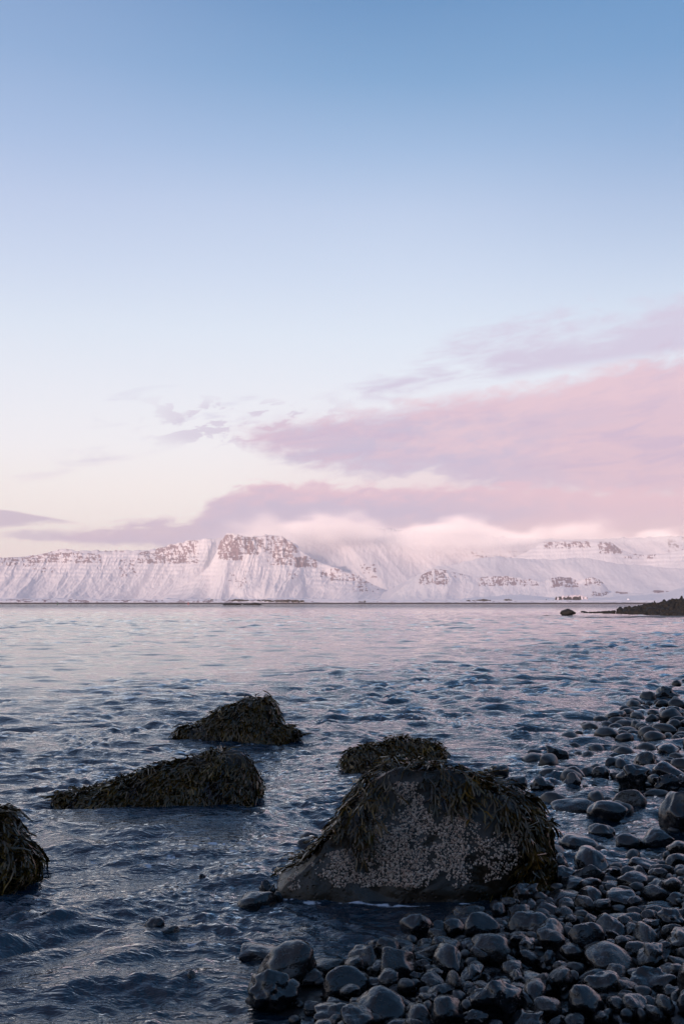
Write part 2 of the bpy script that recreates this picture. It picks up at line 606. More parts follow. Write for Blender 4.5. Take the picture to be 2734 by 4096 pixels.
    # D: the craggy foothill
    cr = crest_fn([(1480, 2425), (1560, 2386), (1620, 2340), (1690, 2300), (1735, 2276), (1790, 2284), (1860, 2300), (1915, 2312), (1960, 2306), (2040, 2308), (2120, 2318), (2180, 2322), (2230, 2310), (2280, 2312), (2310, 2326), (2360, 2312), (2400, 2322), (2425, 2350), (2440, 2376), (2470, 2392), (2520, 2410), (2600, 2425)])

    def rockD(A, s, z, gl, H):
        rr = 6900 + 800 * s
        return patch_rock(A, z, rr, [(1665, 1800, 2274, 2345, 1.0), (1780, 1880, 2290, 2318, 0.85), (1900, 2075, 2300, 2350, 0.98), (2060, 2170, 2312, 2350, 0.92), (2190, 2320, 2306, 2356, 1.12), (2325, 2425, 2306, 2350, 0.98), (2352, 2440, 2368, 2392, 1.0)], 3.4, 21.0), s * 0
    range_mesh('foothill', cr, 6900, 7700, azel(1470, 2300)[0], azel(2620, 2300)[0], rockD, gully=0.16, shear=0.25, seed=7.7, na=700, nr=120, power=1.7, gf=1.6, back=200)
    # low snow rise with bare strips, right
    cr = crest_fn([(2330, 2425), (2400, 2392), (2450, 2368), (2560, 2376), (2620, 2362), (2734, 2372), (3000, 2350), (3700, 2350)])

    def rockH(A, s, z, gl, H):
        rr = 6300 + 500 * s
        return patch_rock(A, z, rr, [(2445, 2580, 2355, 2380, 1.25), (2605, 2680, 2360, 2378, 1.25)], 1.6, 25.0), s * 0
    range_mesh('snow_rise', cr, 6300, 6800, azel(2320, 2300)[0], 27, rockH, gully=0.05, seed=8.4, na=300, nr=60, power=0.9)
    cr = crest_fn([(1780, 2424), (1850, 2396), (1960, 2388), (2080, 2380), (2200, 2392), (2300, 2398), (2420, 2392), (2540, 2384), (2650, 2376), (2700, 2358), (2734, 2350), (2900, 2340), (3700, 2340)])
    range_mesh('snow_mound', cr, 4700, 5300, azel(1760, 2300)[0], 27, lambda A, s, z, gl, H: (s * 0, s * 0), gully=0.04, seed=9.9, na=300, nr=60, power=0.8)

    # low coast: snow plain, then a small bluff with scrub, then the black beach
    cr = crest_fn([(-3000, 2398), (0, 2396), (600, 2398), (1150, 2398), (1300, 2400), (1800, 2402), (2200, 2402), (2734, 2402), (5000, 2400)])

    def rockL(A, s, z, gl, H):
        el = np.degrees(np.arctan((z - CAMH) / (3950 + 60 * s)))
        n1 = fbm(A * 4.5, s * 3, o=5, gain=0.7)
        w = sstep(px_az(1160) + 0.1, px_az(1130), A) * (0.25 + 0.35 * np.sin(A * 2.2) ** 2) + 0.12
        return sstep(0.35, 0.8, n1 * 0.8 + w * 0.75) * sstep(0.02, 0.12, s) * sstep(1.0, 0.7, s), s * 0
    range_mesh('coast_plain', cr, 3950, 4010, -40, 40, rockL, gully=0.2, seed=11.0, na=1500, nr=30, back=1400, power=0.5, base=3.5, rough=2, wobf=0.0)
    # black tide-washed beach along the far shore
    az = np.radians(np.linspace(-40, 40, 900))
    rr = [3925, 3930, 3952]
    zz = [-0.5, 2.6, 6.2]
    V = []
    for i in range(3):
        hh = zz[i] + (fbm(np.degrees(az) * 6, az * 0 + i, o=4) * 0.9 if i == 2 else 0)
        V.append(np.stack([np.sin(az) * rr[i], np.cos(az) * rr[i], hh + az * 0], -1))
    m, n, out = material('far_beach')
    principled(n, out, lin((36, 34, 40)), 0.8)
    struct(mesh('far_beach', np.concatenate(V), grid_faces(3, 900)[:, ::-1], m))


far_land()


# ------------------------------------------------------------------ air and the cloud lying on the summits
def box(name, lo, hi, mat):
    x0, y0, z0 = lo
    x1, y1, z1 = hi
    V = [(x0, y0, z0), (x1, y0, z0), (x1, y1, z0), (x0, y1, z0), (x0, y0, z1), (x1, y0, z1), (x1, y1, z1), (x0, y1, z1)]
    Fc = [(0, 3, 2, 1), (4, 5, 6, 7), (0, 1, 5, 4), (1, 2, 6, 5), (2, 3, 7, 6), (3, 0, 4, 7)]
    return mesh(name, V, Fc, mat, smooth=False)


def air():
    m, n, out = material('haze_air')
    p = n.new('ShaderNodeVolumePrincipled')
    p.inputs['Color'].default_value = lin((255, 238, 232))
    p.inputs['Density'].default_value = 4.6e-5
    p.inputs['Anisotropy'].default_value = 0.0
    n.link(p.outputs[0], out.inputs['Volume'])
    h = box('haze', (-16000, -3000, -12), (16000, 16000, 1150), m)
    h['kind'] = 'stuff'

    m, n, out = material('summit_cloud')
    g = n.new('ShaderNodeNewGeometry')
    x, y, z = n.sep(X(n, g.outputs['Position']))
    azm = x / y                                  # slope of the line from the beach, used only to lay out the bank
    base = (n.noise(n.comb(x * 0.0013, y * 0.0006, z * 0.0034), 1.0, 6, 0.6) - 0.5) * 1.5
    # underside of the bank: high on the left, sagging over the pass, lifting off the cliff on the right
    u = (azm + 0.4) / 0.8

    def zc(pts):
        return n.curve(u, [(a, b / 1500) for a, b in pts]) * 1500
    lows = []
    tops = []
    for px, py in [(-200, 2150), (500, 2180), (850, 2160), (950, 2146), (1200, 2160), (1500, 2205), (1750, 2222), (1950, 2205), (2150, 2182), (2300, 2160), (2500, 2170), (2734, 2205), (3300, 2190)]:
        q = on_y(px, py, 9400 if px < 1250 else 11000)
        lows.append((min(max((q[0] / q[1] + 0.4) / 0.8, 0), 1), q[2]))
    for px, py in [(-200, 2160), (500, 2130), (850, 2090), (1000, 2070), (1250, 2035), (1450, 2060), (1700, 2080), (1900, 2055), (2000, 2075), (2150, 2095), (2400, 2100), (2734, 2110), (3300, 2110)]:
        q = on_y(px, py, 9400 if px < 1250 else 11000)
        tops.append((min(max((q[0] / q[1] + 0.4) / 0.8, 0), 1), q[2]))
    lo, hi = zc(lows), zc(tops)
    d = n.ss(-140.0, 300.0, z - lo + base * 420) * n.ss(0.0, 200.0, hi - z + base * 420)
    d = d * n.ss(-0.16, -0.06, azm) * n.ss(0.0, 900.0, y + base * 700 - 8700.0 - n.ss(-0.10, -0.03, azm) * 1900.0) * n.ss(13200.0, 12000.0, y)
    p = n.new('ShaderNodeVolumePrincipled')
    p.inputs['Color'].default_value = (1.0, 0.970, 0.958, 1)
    p.inputs['Anisotropy'].default_value = -0.45
    n.put(p.inputs['Density'], d * 0.0027)
    n.link(p.outputs[0], out.inputs['Volume'])
    c = box('summit_cloud', (-2600, 8250, 330), (6200, 13300, 1130), m)
    c['kind'] = 'stuff'
    tag(c, 'pale pink cloud bank lying over the snowy summits', 'cloud')


air()
#MORE3

# ------------------------------------------------------------------ shore ground
SHORE = np.array([(-9000, -2600), (-60, -20), (-12, -2.2), (-1.6, 1.2), (-0.5, 3.0), (0.5, 4.05), (1.1, 4.55), (1.75, 5.1), (2.35, 6.3), (3.3, 8.6), (4.8, 12.0),
                  (7.4, 17), (17, 34), (33, 62), (37, 80), (30, 88), (24.0, 95), (22.5, 98), (24.5, 101), (36, 106), (80, 125), (600, 420), (9000, 2500)], float)


def shore_s(x, y):
    """signed distance to the waterline, positive on land (to the right)"""
    best = np.full(x.shape, 1e9)
    sgn = np.ones(x.shape)
    for (ax, ay), (bx, by) in zip(SHORE[:-1], SHORE[1:]):
        dx, dy = bx - ax, by - ay
        L2 = dx * dx + dy * dy
        t = np.clip(((x - ax) * dx + (y - ay) * dy) / L2, 0, 1)
        qx, qy = x - ax - t * dx, y - ay - t * dy
        d = np.hypot(qx, qy)
        cr = dx * (y - ay) - dy * (x - ax)
        m = d < best - 1e-9
        best = np.where(m, d, best)
        sgn = np.where(m, np.where(cr < 0, 1.0, -1.0), sgn)
    return best * sgn


def ground_z(x, y):
    x = np.asarray(x, float)
    y = np.asarray(y, float)
    s = shore_s(x, y)
    land = 0.075 * np.minimum(s, 5) + np.minimum(np.maximum(s - 5, 0), 60) * 0.01
    bank = sstep(5.0, 24.0, s) * 12.0 * sstep(14, -4, y)  # unseen bank behind the camera, added to keep the sun off the foreground
    kk = sstep(0.6, 1.6, x) * sstep(4.2, 5.2, y)
    sea = np.maximum((0.16 - 0.115 * kk) * s, -0.30 + 0.15 * kk) + 0.03 * np.minimum(s + 7, 0)
    z = np.where(s > 0, land + bank, np.maximum(sea, -3.0))
    z = z + 0.02 * fbm(x * 1.3, y * 1.3, o=3) * sstep(-12, -4, s)
    # spit far right: a low rocky bar
    sp = sstep(70, 84, y) * sstep(140, 120, y) * (s > 0)
    z = z - sp * 0.25 * sstep(0, 4, s)
    return z


def stretch(a, b, n, k):
    t = np.linspace(-1, 1, n)
    u = np.sinh(k * t) / np.sinh(k)
    return np.where(u < 0, u * a, u * b)


def rocks_common(n, scale=1.0, dark=(34, 34, 40), light=(66, 66, 74)):
    tc = n.new('ShaderNodeTexCoord')
    pos = X(n, tc.outputs['Object'])
    oi = n.new('ShaderNodeObjectInfo')
    r = X(n, oi.outputs['Random'])
    return pos, r


def build_ground():
    gx = np.concatenate([stretch(9000, 9000, 220, 9.0), np.linspace(-3, 8, 260)])
    gy = np.concatenate([stretch(3000, 6500, 240, 9.0), np.linspace(2, 18, 300), np.linspace(70, 130, 60)])
    gx = np.unique(np.round(gx, 3))
    gy = np.unique(np.round(gy, 3))
    Xg, Yg = np.meshgrid(gx, gy)
    Z = ground_z(Xg, Yg)
    m, n, out = material('dark_shingle')
    tc = n.new('ShaderNodeTexCoord')
    pos = X(n, tc.outputs['Object'])
    vor = n.new('ShaderNodeTexVoronoi', feature='SMOOTH_F1')
    n.put(vor.inputs['Vector'], pos)
    vor.inputs['Scale'].default_value = 34.0
    vor.inputs['Randomness'].default_value = 1.0
    h = X(n, vor.outputs['Distance'])
    base = n.mix(n.noise(pos, 3.0, 5), lin((12, 12, 14)), lin((24, 22, 23)))
    principled(n, out, base, 0.45, n.bump((1.0 - h) * n.ss(0.3, 0.6, n.noise(pos, 4.0, 3)), 0.012, 1.0), 0.3)
    o = mesh('ground', np.stack([Xg, Yg, Z], -1).reshape(-1, 3), grid_faces(len(gy), len(gx)), m)
    struct(o)


build_ground()

# ------------------------------------------------------------------ water
FOAM_LINES = []          # (polyline, width, strength), filled in by the boulders


def chop(x, y, s=None):
    """how broken the sea is: calm out left, choppy towards the beach"""
    s = shore_s(x, y) if s is None else s
    c = sstep(-11.5, -5.5, s + fbm(x * 0.25, y * 0.16, o=3) * 2.6)
    return c


def water_height(x, y, step, c):
    z = np.zeros_like(x)
    wx = x + 0.5 * fbm(x * 0.5, y * 0.4, o=2)
    wy = y + 0.5 * fbm(x * 0.4 + 9, y * 0.5, o=2)
    far = sstep(15, 80, y)
    mid = sstep(7, 16, y) * sstep(60, 40, y)
    #            length, slope calm, slope broken, angle, stretch
    for i, (Lw, s0, s1, ang, st) in enumerate([(9.0, 0.012, 0.02, -0.05, 0.4), (3.0, 0.02, 0.035, 0.12, 0.42), (1.3, 0.05, 0.06, -0.18, 0.4), (0.62, 0.09, 0.10, 0.22, 0.36),
                                               (0.33, 0.11, 0.17, -0.12, 0.34), (0.17, 0.14, 0.34, 0.2, 0.36), (0.09, 0.14, 0.42, -0.25, 0.5), (0.048, 0.10, 0.36, 0.1, 0.6)]):
        ca, sa = math.cos(ang), math.sin(ang)
        u = (wx * ca + wy * sa) / Lw * st
        w = (-wx * sa + wy * ca) / Lw
        if i < 2:
            nz = perlin(u, w, 0.3 * i)
        else:
            pp = perlin(u + 5 * i, w, 0.3 * i)
            nz = 0.4 - np.sqrt(pp * pp + 0.012) * 1.2 + 0.55 * perlin(u * 1.5 + 3, w * 1.3, 2.2)
        amp = Lw / 6.28 * 2.7 * (s0 + (s1 - s0) * c) * (1 + far * (2.4 if 1 < i < 6 else 0.3)) * (1 + 1.1 * mid * c * (2 < i < 6))
        f = sstep(0.9, 2.0, Lw / step)
        loc = sstep(-0.55, 0.6, perlin(x * 0.7 / max(Lw, 0.3) + i, y * 0.5 / max(Lw, 0.3) + 3 * i)) * 1.5 + 0.2
        z += amp * f * nz * loc
    return z * sstep(560, 300, np.hypot(x, y))


def build_water():
    def geo(a, b, r):
        k = int(math.log(b / a) / math.log(r))
        return a * r ** np.arange(k)
    ys = np.concatenate([geo(1.6, 2.8, 1.02), geo(2.8, 12, 1.0035), geo(12, 40, 1.0048), geo(40, 420, 1.0045), geo(420, 3990, 1.12), [3990]])
    us = np.concatenate([np.linspace(-1.5, -0.45, 50)[:-1], np.linspace(-0.45, 0.45, 780), np.linspace(0.45, 1.5, 50)[1:]])
    U, Y = np.meshgrid(us, ys)
    Xw = U * Y
    step = np.gradient(ys)[:, None] * np.ones_like(U)
    step = np.maximum(step, Y * 0.00107 * np.where(np.abs(U) > 0.45, 8, 1))
    s = shore_s(Xw, Y)
    c = chop(Xw, Y, s)
    Z = water_height(Xw, Y, step, c)
    shallow = np.clip((Z - ground_z(Xw, Y)) / 0.16, 0, 1)
    # foam: torn streaks in the broken zone, and lines where water laps on rock
    f1 = ridged(Xw * 3.2 + fbm(Xw * 1.3, Y * 1.3, o=2), Y * 4.6, o=4, gain=0.6)
    patch = sstep(0.02, 0.45, fbm(Xw * 0.55 + 31, Y * 0.42, o=3))
    f2 = ridged(Xw * 9.0, Y * 12.0, o=3, gain=0.6)
    zone = sstep(1.0, 5.0, Xw) * sstep(24, 15, Y) + 0.35
    foam = sstep(0.74, 0.90, f1) * sstep(0.42, 0.75, f2) * patch * c * np.clip(zone, 0, 1)
    sw = sstep(-3.2, -1.6, s) * sstep(0.1, -1.0, s)
    foam = np.maximum(foam, sstep(0.68, 0.88, f1) * sstep(0.4, 0.8, f2) * patch * sw * 0.9)
    for line, wd, st in FOAM_LINES:
        d = np.full(Xw.shape, 9.0)
        for (ax, ay), (bx, by) in zip(line[:-1], line[1:]):
            dx, dy = bx - ax, by - ay
            t = np.clip(((Xw - ax) * dx + (Y - ay) * dy) / (dx * dx + dy * dy), 0, 1)
            d = np.minimum(d, np.hypot(Xw - ax - t * dx, Y - ay - t * dy))
        foam = np.maximum(foam, sstep(wd, wd * 0.2, d + 0.03 * perlin(Xw * 9, Y * 9)) * st * sstep(0.35, 0.75, f2))
    m, n, out = material('sea_water')
    tc = n.new('ShaderNodeTexCoord')
    pos = X(n, tc.outputs['Object'])
    cx = n.attr('chop')

    def layer(sx, sy, rot, detail, rough, amp):
        mp = n.new('ShaderNodeMapping')
        n.link(pos.s, mp.inputs[0])
        mp.inputs['Rotation'].default_value = (0, 0, rot)
        mp.inputs['Scale'].default_value = (sx, sy, 1)
        return n.noise(X(n, mp.outputs[0]), 1.0, detail, rough, 0.6) * amp
    h = layer(4.5, 9.0, 0.2, 4, 0.55, 0.020) + layer(13.0, 26.0, -0.3, 3, 0.6, 0.011)
    h = h * (0.30 + 0.70 * cx)
    far = layer(0.32, 1.0, 0.05, 4, 0.62, 0.45) * n.attr('far')
    mid = layer(1.1, 3.0, -0.1, 4, 0.6, 0.03) * n.attr('mid')
    nrm = n.bump(h + far + mid, 1.0, 1.0)
    fr = n.new('ShaderNodeFresnel')
    fr.inputs[0].default_value = 1.65
    n.put(fr.inputs['Normal'], nrm)
    gl = n.new('ShaderNodeBsdfGlossy')
    gl.inputs['Roughness'].default_value = 0.03
    gl.inputs['Color'].default_value = (1, 1, 1, 1)
    n.put(gl.inputs['Normal'], nrm)
    deep = n.new('ShaderNodeBsdfDiffuse')
    deep.inputs['Color'].default_value = lin((10, 36, 52))
    tr = n.new('ShaderNodeBsdfTransparent')
    tr.inputs['Color'].default_value = (0.72, 0.86, 0.86, 1)
    body = n.new('ShaderNodeMixShader')
    n.put(body.inputs[0], n.ss(0.0, 0.8, n.attr('depth')) * 0.5 + 0.5)
    n.link(tr.outputs[0], body.inputs[1])
    n.link(deep.outputs[0], body.inputs[2])
    mx = n.new('ShaderNodeMixShader')
    n.link(fr.outputs[0], mx.inputs[0])
    n.link(body.outputs[0], mx.inputs[1])
    n.link(gl.outputs[0], mx.inputs[2])
    fo = n.new('ShaderNodeBsdfDiffuse')
    fo.inputs['Color'].default_value = lin((190, 194, 204))
    fm = n.new('ShaderNodeMixShader')
    fn = n.noise(pos, 60.0, 4, 0.7)
    n.put(fm.inputs[0], n.ss(0.25, 0.75, n.attr('foam') + (fn - 0.5) * 0.9) * n.ss(0.02, 0.2, n.attr('foam')))
    n.link(mx.outputs[0], fm.inputs[1])
    n.link(fo.outputs[0], fm.inputs[2])
    n.link(fm.outputs[0], out.inputs[0])
    dist = np.hypot(Xw, Y)
    o = mesh('water', np.stack([Xw, Y, Z], -1).reshape(-1, 3), grid_faces(len(ys), len(us)), m,
             attrs={'foam': foam.reshape(-1), 'depth': shallow.reshape(-1), 'chop': c.reshape(-1), 'far': (sstep(150, 500, dist)).reshape(-1), 'mid': (sstep(9, 25, dist) * (0.25 + 0.75 * c)).reshape(-1)})
    struct(o)

# ------------------------------------------------------------------ boulders with bladderwrack and barnacles
def weed_material():
    m, n, out = material('bladderwrack')
    t = n.attr('along')
    r = n.attr('tint')
    base = n.mix(t, lin((36, 27, 12)), lin((86, 64, 26)))
    base = n.mix(n.ss(0.55, 1.0, r) * n.ss(0.2, 0.9, t) * 0.8, base, lin((128, 96, 32)))
    base = n.mix(n.ss(0.30, 0.0, r), base, lin((36, 24, 26)))
    p = principled(n, out, base, 0.24, None, 0.5)
    p.inputs['Transmission Weight'].default_value = 0.0
    return m


def rock_material(name, a, b, c, rough=0.42, pit=1.0, scale=1.0):
    m, n, out = material(name)
    tc = n.new('ShaderNodeTexCoord')
    pos = X(n, tc.outputs['Object'])
    oi = n.new('ShaderNodeObjectInfo')
    r = X(n, oi.outputs['Random'])
    f = n.noise(pos, 5.0 * scale, 6, 0.6)
    base = n.mix(n.ss(0.35, 0.7, f), lin(a), lin(b))
    base = n.mix(n.ss(0.55, 0.8, n.noise(pos, 19.0 * scale, 5, 0.7)) * 0.5, base, lin(c))
    base = n.mix(n.ss(0.72, 1.0, r) * 0.6, base, lin(c))
    vor = n.new('ShaderNodeTexVoronoi', feature='F1')
    n.put(vor.inputs['Vector'], pos)
    vor.inputs['Scale'].default_value = 42.0 * scale
    pits = n.ss(0.32, 0.12, X(n, vor.outputs['Distance'])) * n.ss(0.45, 0.62, n.noise(pos, 7.0 * scale, 3)) * pit
    h = n.noise(pos, 14.0 * scale, 6, 0.6) * 0.010 - pits * 0.006 + n.noise(pos, 90.0 * scale, 4, 0.6) * 0.0012
    rg = n.ss(0.3, 0.75, n.noise(pos, 6.0 * scale, 4)) * 0.30 + rough - 0.15
    principled(n, out, base, rg, n.bump(h, 1.0, 0.9), 0.5)
    return m


M_WEED = weed_material()
M_BOULDER = rock_material('boulder_rock', (36, 26, 13), (54, 41, 25), (80, 62, 45), 0.36)
M_BARN = None


def barn_material():
    m, n, out = material('barnacle_shell')
    r = n.attr('tint')
    base = n.mix(r, lin((186, 152, 132)), lin((246, 222, 202)))
    base = n.mix(n.attr('hole'), base, lin((40, 32, 30)))
    principled(n, out, base, 0.5, None, 0.5)
    return m


M_BARN = barn_material()


def resample(P, n):
    P = np.asarray(P, float)
    Q = np.vstack([P, P[:1]])
    d = np.concatenate([[0], np.cumsum(np.hypot(*np.diff(Q, axis=0).T))])
    t = np.linspace(0, d[-1], n, endpoint=False)
    q = np.stack([np.interp(t, d, Q[:, 0]), np.interp(t, d, Q[:, 1])], -1)
    for _ in range(2):
        q = (np.roll(q, 1, 0) + 2 * q + np.roll(q, -1, 0)) / 4
    return q


def lobe(outline_px, Y, depth, tilt=0.25, back=0.72, centre=None, puff=0.06, n=150, front_noise=0.02):
    """a block of rock: photographed outline set on a leaning front face at distance Y, then carried back"""
    pts = []
    for px, py in outline_px:
        d = ray(px, py)
        # intersect ray with the plane y = Y + tilt * z
        t = (Y + tilt * CAMH) / (d[1] - tilt * d[2])
        p = np.array([0, 0, CAMH]) + d * t
        pts.append((p[0], p[2]))
    q = resample(pts, n)
    c = q.mean(0) if centre is None else np.array(centre)
    c[1] = 0.45 * c[1] + 0.55 * q[:, 1].min()
    rings = []
    for k in range(1, 17):                               # front face
        s = (k / 16.0) ** 0.9
        p = c + (q - c) * s
        bul = puff * (1 - s ** 3)
        y = Y + tilt * p[:, 1] - bul
        rings.append(np.stack([p[:, 0], y, p[:, 1]], -1))
    for k in range(1, 25):                               # edge, flanks and back
        t = k / 24.0
        s = 1 - (1 - back) * t ** 1.6
        if t > 0.7:
            s *= math.sqrt(max(1 - ((t - 0.7) / 0.3) ** 2, 0.0)) * 0.85 + 0.15
        cb = np.array([c[0], q[:, 1].min()])
        p = cb + (q - cb) * np.array([s, s * (1 - 0.12 * t)])
        y = Y + tilt * p[:, 1] * (1 - t) + depth * (t ** 0.8)
        rings.append(np.stack([p[:, 0], y, p[:, 1]], -1))
    V = np.concatenate(rings)
    nr = len(rings)
    Fc = grid_faces(nr, n, wrap=True)
    cen0 = V[:n].mean(0)
    cen1 = V[-n:].mean(0)
    k0, k1 = len(V), len(V) + 1
    V = np.vstack([V, cen0, cen1])
    i = np.arange(n)
    j = (i + 1) % n
    cap0 = np.stack([np.full(n, k0), j, i, i], -1)
    cap1 = np.stack([np.full(n, k1), i + (nr - 1) * n, j + (nr - 1) * n, j + (nr - 1) * n], -1)
    sc = 1.0
    nz = np.stack([fbm(V[:, 0] * 3 + 5 * a, V[:, 1] * 3, V[:, 2] * 3 + 3 * a, o=4) for a in range(3)], -1)
    nf = np.stack([fbm(V[:, 0] * 14 + 5 * a, V[:, 1] * 14, V[:, 2] * 14 + 3 * a, o=3) for a in range(3)], -1)
    fr = np.ones(len(V))
    fr[:16 * n - n] = front_noise / 0.05
    V = V + nz * 0.05 * fr[:, None] + nf * 0.008
    tri = []
    for a, b, c_, d in Fc:
        tri.append((a, b, c_, d))
    faces = [tuple(f) for f in Fc] + [(int(a), int(b), int(c_)) for a, b, c_, _ in cap0] + [(int(a), int(b), int(c_)) for a, b, c_, _ in cap1]
    return V, faces


def join(parts):
    V, Fc, o = [], [], 0
    for v, f in parts:
        V.append(v)
        Fc += [tuple(int(i) + o for i in g) for g in f]
        o += len(v)
    return np.vstack(V), Fc


def tri_sample(V, faces, count, rg):
    T = []
    for f in faces:
        T.append(f[:3])
        if len(f) == 4:
            T.append((f[0], f[2], f[3]))
    T = np.array(T)
    A, B, C = V[T[:, 0]], V[T[:, 1]], V[T[:, 2]]
    nr = np.cross(B - A, C - A)
    ar = np.linalg.norm(nr, axis=1)
    pr = ar / ar.sum()
    k = rg.choice(len(T), count, p=pr)
    u, v_ = rg.random(count), rg.random(count)
    m = u + v_ > 1
    u[m], v_[m] = 1 - u[m], 1 - v_[m]
    P = A[k] + (B - A)[k] * u[:, None] + (C - A)[k] * v_[:, None]
    return P, nr[k] / np.maximum(ar[k], 1e-12)[:, None]


def make_weed(rock_V, rock_F, count, accept, rg, length=(0.08, 0.17), width=0.006, flow=(0, 0, -1), lift=1.0, parent=None, sprawl=0.5):
    bvh = BVHTree.FromPolygons([tuple(v) for v in rock_V], rock_F)
    cen = Vector(rock_V.mean(0))
    P, _ = tri_sample(rock_V, rock_F, count, rg)
    V, Fc, AL, TI = [], [], [], []
    g = Vector(flow).normalized()
    for p in P:
        loc, nrm, _, _ = bvh.find_nearest(Vector(p))
        if nrm is None:
            continue
        if nrm.dot(Vector(p) - cen) < 0 and (Vector(p) - cen).length > 0.05:
            pass
        if not accept(p, nrm) or p[2] < -0.05:
            continue
        L = rg.uniform(*length)
        w0 = width * rg.uniform(0.75, 1.35)
        off0 = rg.uniform(0.003, 0.018) + 0.022 * max(0.0, 0.5 + 0.9 * float(perlin(np.array([loc[0] * 9 + 7]), np.array([loc[1] * 9]), np.array([loc[2] * 9]))[0]))
        lx, ly, lz = [np.array([q_]) for q_ in loc]
        fld = Vector((float(perlin(lx * 6, ly * 6, lz * 6)[0]), float(perlin(lx * 6 + 40, ly * 6, lz * 6)[0]) * 0.5, float(perlin(lx * 6, ly * 6 + 40, lz * 6)[0]) * 0.6))
        rnd = fld * 2.6 * sprawl + Vector(rg.normal(size=3)) * sprawl * 0.35
        clump = 0.5 + 0.9 * float(perlin(lx * 9 + 7, ly * 9, lz * 9)[0])
        d = g + rnd
        d = d - nrm * d.dot(nrm)
        if d.length < 1e-3:
            continue
        d.normalize()
        tint = min(1.0, max(0.0, 0.55 * clump + 0.5 * rg.random()))
        up = rg.uniform(0.0, 0.10) * lift if rg.random() > 0.13 else rg.uniform(0.2, 0.55) * lift
        stack = [(loc + nrm * off0 * 0.3, d, nrm.copy(), L * 0.42, 0, off0, 0.0)]
        while stack:
            q, dd, nn, ln, gen, off, t0 = stack.pop()
            rows = 4 if gen < 2 else 4
            stp = ln / (rows - 1)
            base_i = len(V)
            side = dd.cross(nn)
            roll = rg.normal() * 0.75
            for k in range(rows):
                t = k / (rows - 1)
                ww = w0 * (0.55 + 0.25 * gen + 0.25 * t)
                if gen >= 2:
                    ww = w0 * [0.85, 1.0, 0.95, 0.5][k]
                sv = (side * math.cos(roll) + nn * math.sin(roll)) * ww
                V.append(q - sv)
                V.append(q + sv)
                tt = min(1.0, t0 + t * 0.34)
                AL += [tt, tt]
                TI += [tint, tint]
                if k < rows - 1:
                    dd = dd + g * 0.22 + Vector(rg.normal(size=3)) * 0.24
                    dd = dd - nn * (dd.dot(nn) - up * 0.5)
                    dd.normalize()
                    q2 = q + dd * stp
                    l2, n2, _, ds = bvh.find_nearest(q2)
                    if n2 is not None:
                        hgt = (q2 - l2).dot(n2)
                        want = off + up * 0.06 * (t0 + t)
                        if hgt < want or (hgt > want + 0.02 and up < 0.12):
                            q2 = l2 + n2 * want
                        nn = (nn + n2).normalized() if (nn + n2).length > 0.1 else n2
                    q = q2
                    side = dd.cross(nn)
                    if side.length > 1e-4:
                        side.normalize()
            for k in range(rows - 1):
                a = base_i + 2 * k
                Fc.append((a, a + 1, a + 3, a + 2))
            if gen < 2:
                sp = rg.uniform(0.25, 0.5)
                for sg in (-1, 1):
                    nd = (dd * math.cos(sp) + side * sg * math.sin(sp)).normalized()
                    stack.append((q, nd, nn.copy(), L * rg.uniform(0.24, 0.36), gen + 1, off + 0.002, t0 + 0.33))
    print('weed quads', len(Fc))
    return mesh('seaweed', np.array([tuple(v) for v in V]), np.array(Fc), M_WEED, parent, attrs={'along': AL, 'tint': TI})


def make_barnacles(rock_V, rock_F, count, accept, rg, parent, rad=(0.0022, 0.0062)):
    P, Nn = tri_sample(rock_V, rock_F, count, rg)
    bvh = BVHTree.FromPolygons([tuple(v) for v in rock_V], rock_F)
    V, Fc, TI, HO = [], [], [], []
    seen = {}
    K = 7
    for p, nr in zip(P, Nn):
        loc, nrm, _, _ = bvh.find_nearest(Vector(p))
        if nrm[1] > 0.1:
            continue
        if not accept(p, nrm):
            continue
        r = rg.uniform(*rad)
        key = (int(p[0] / 0.0066), int(p[2] / 0.0066))
        if key in seen:
            continue
        seen[key] = 1
        nrm = (nrm + Vector(rg.normal(size=3)) * 0.12).normalized()
        a = nrm.orthogonal().normalized()
        b = nrm.cross(a)
        h = r * rg.uniform(0.7, 1.2)
        base_i = len(V)
        ti = rg.random()
        ph = rg.random() * 6.28
        for (rr, hh, ho) in ((r, -0.002, 0.0), (r * 0.62, h, 0.0), (r * 0.36, h * 0.95, 0.2), (r * 0.12, h * 0.45, 1.0)):
            for k in range(K):
                t = ph + 6.2832 * k / K
                j = 1 + 0.16 * math.sin(3 * k + ph)
                V.append(loc + (a * math.cos(t) + b * math.sin(t)) * rr * j + nrm * hh)
                TI.append(ti)
                HO.append(ho)
        for lv in range(3):
            for k in range(K):
                i0, i1 = base_i + lv * K + k, base_i + lv * K + (k + 1) % K
                Fc.append((i0, i1, i1 + K, i0 + K))
        # fill the mouth with a last quad fan
        c0 = base_i + 3 * K
        Fc.append((c0, c0 + 2, c0 + 4, c0 + 5))
    print('barnacle quads', len(Fc))
    return mesh('barnacles', np.array([tuple(v) for v in V]), np.array(Fc), M_BARN, parent, attrs={'tint': TI, 'hole': HO}, smooth=False)


def foot_line(px_pts, z=0.0):
    return [tuple(on_z(a, b, z)[:2]) for a, b in px_pts]


def boulder(name_loc, lobes, label, weed, barn=None, group='rocks draped in seaweed'):
    V, Fc = join(lobes)
    root = empty('boulder', name_loc)
    tag(root, label, 'boulder', group)
    mesh('rock', V, Fc, M_BOULDER, root)
    rg = np.random.default_rng(int(abs(V[0, 0]) * 1000) + 5)
    for wd in weed:
        w = make_weed(V, Fc, rg=rg, parent=root, **wd)
        w['kind'] = 'stuff'
    if barn:
        b = make_barnacles(V, Fc, rg=rg, parent=root, **barn)
        b['kind'] = 'stuff'
    return V, Fc


def pxz(p):
    return to_px(p[0], p[1], p[2])


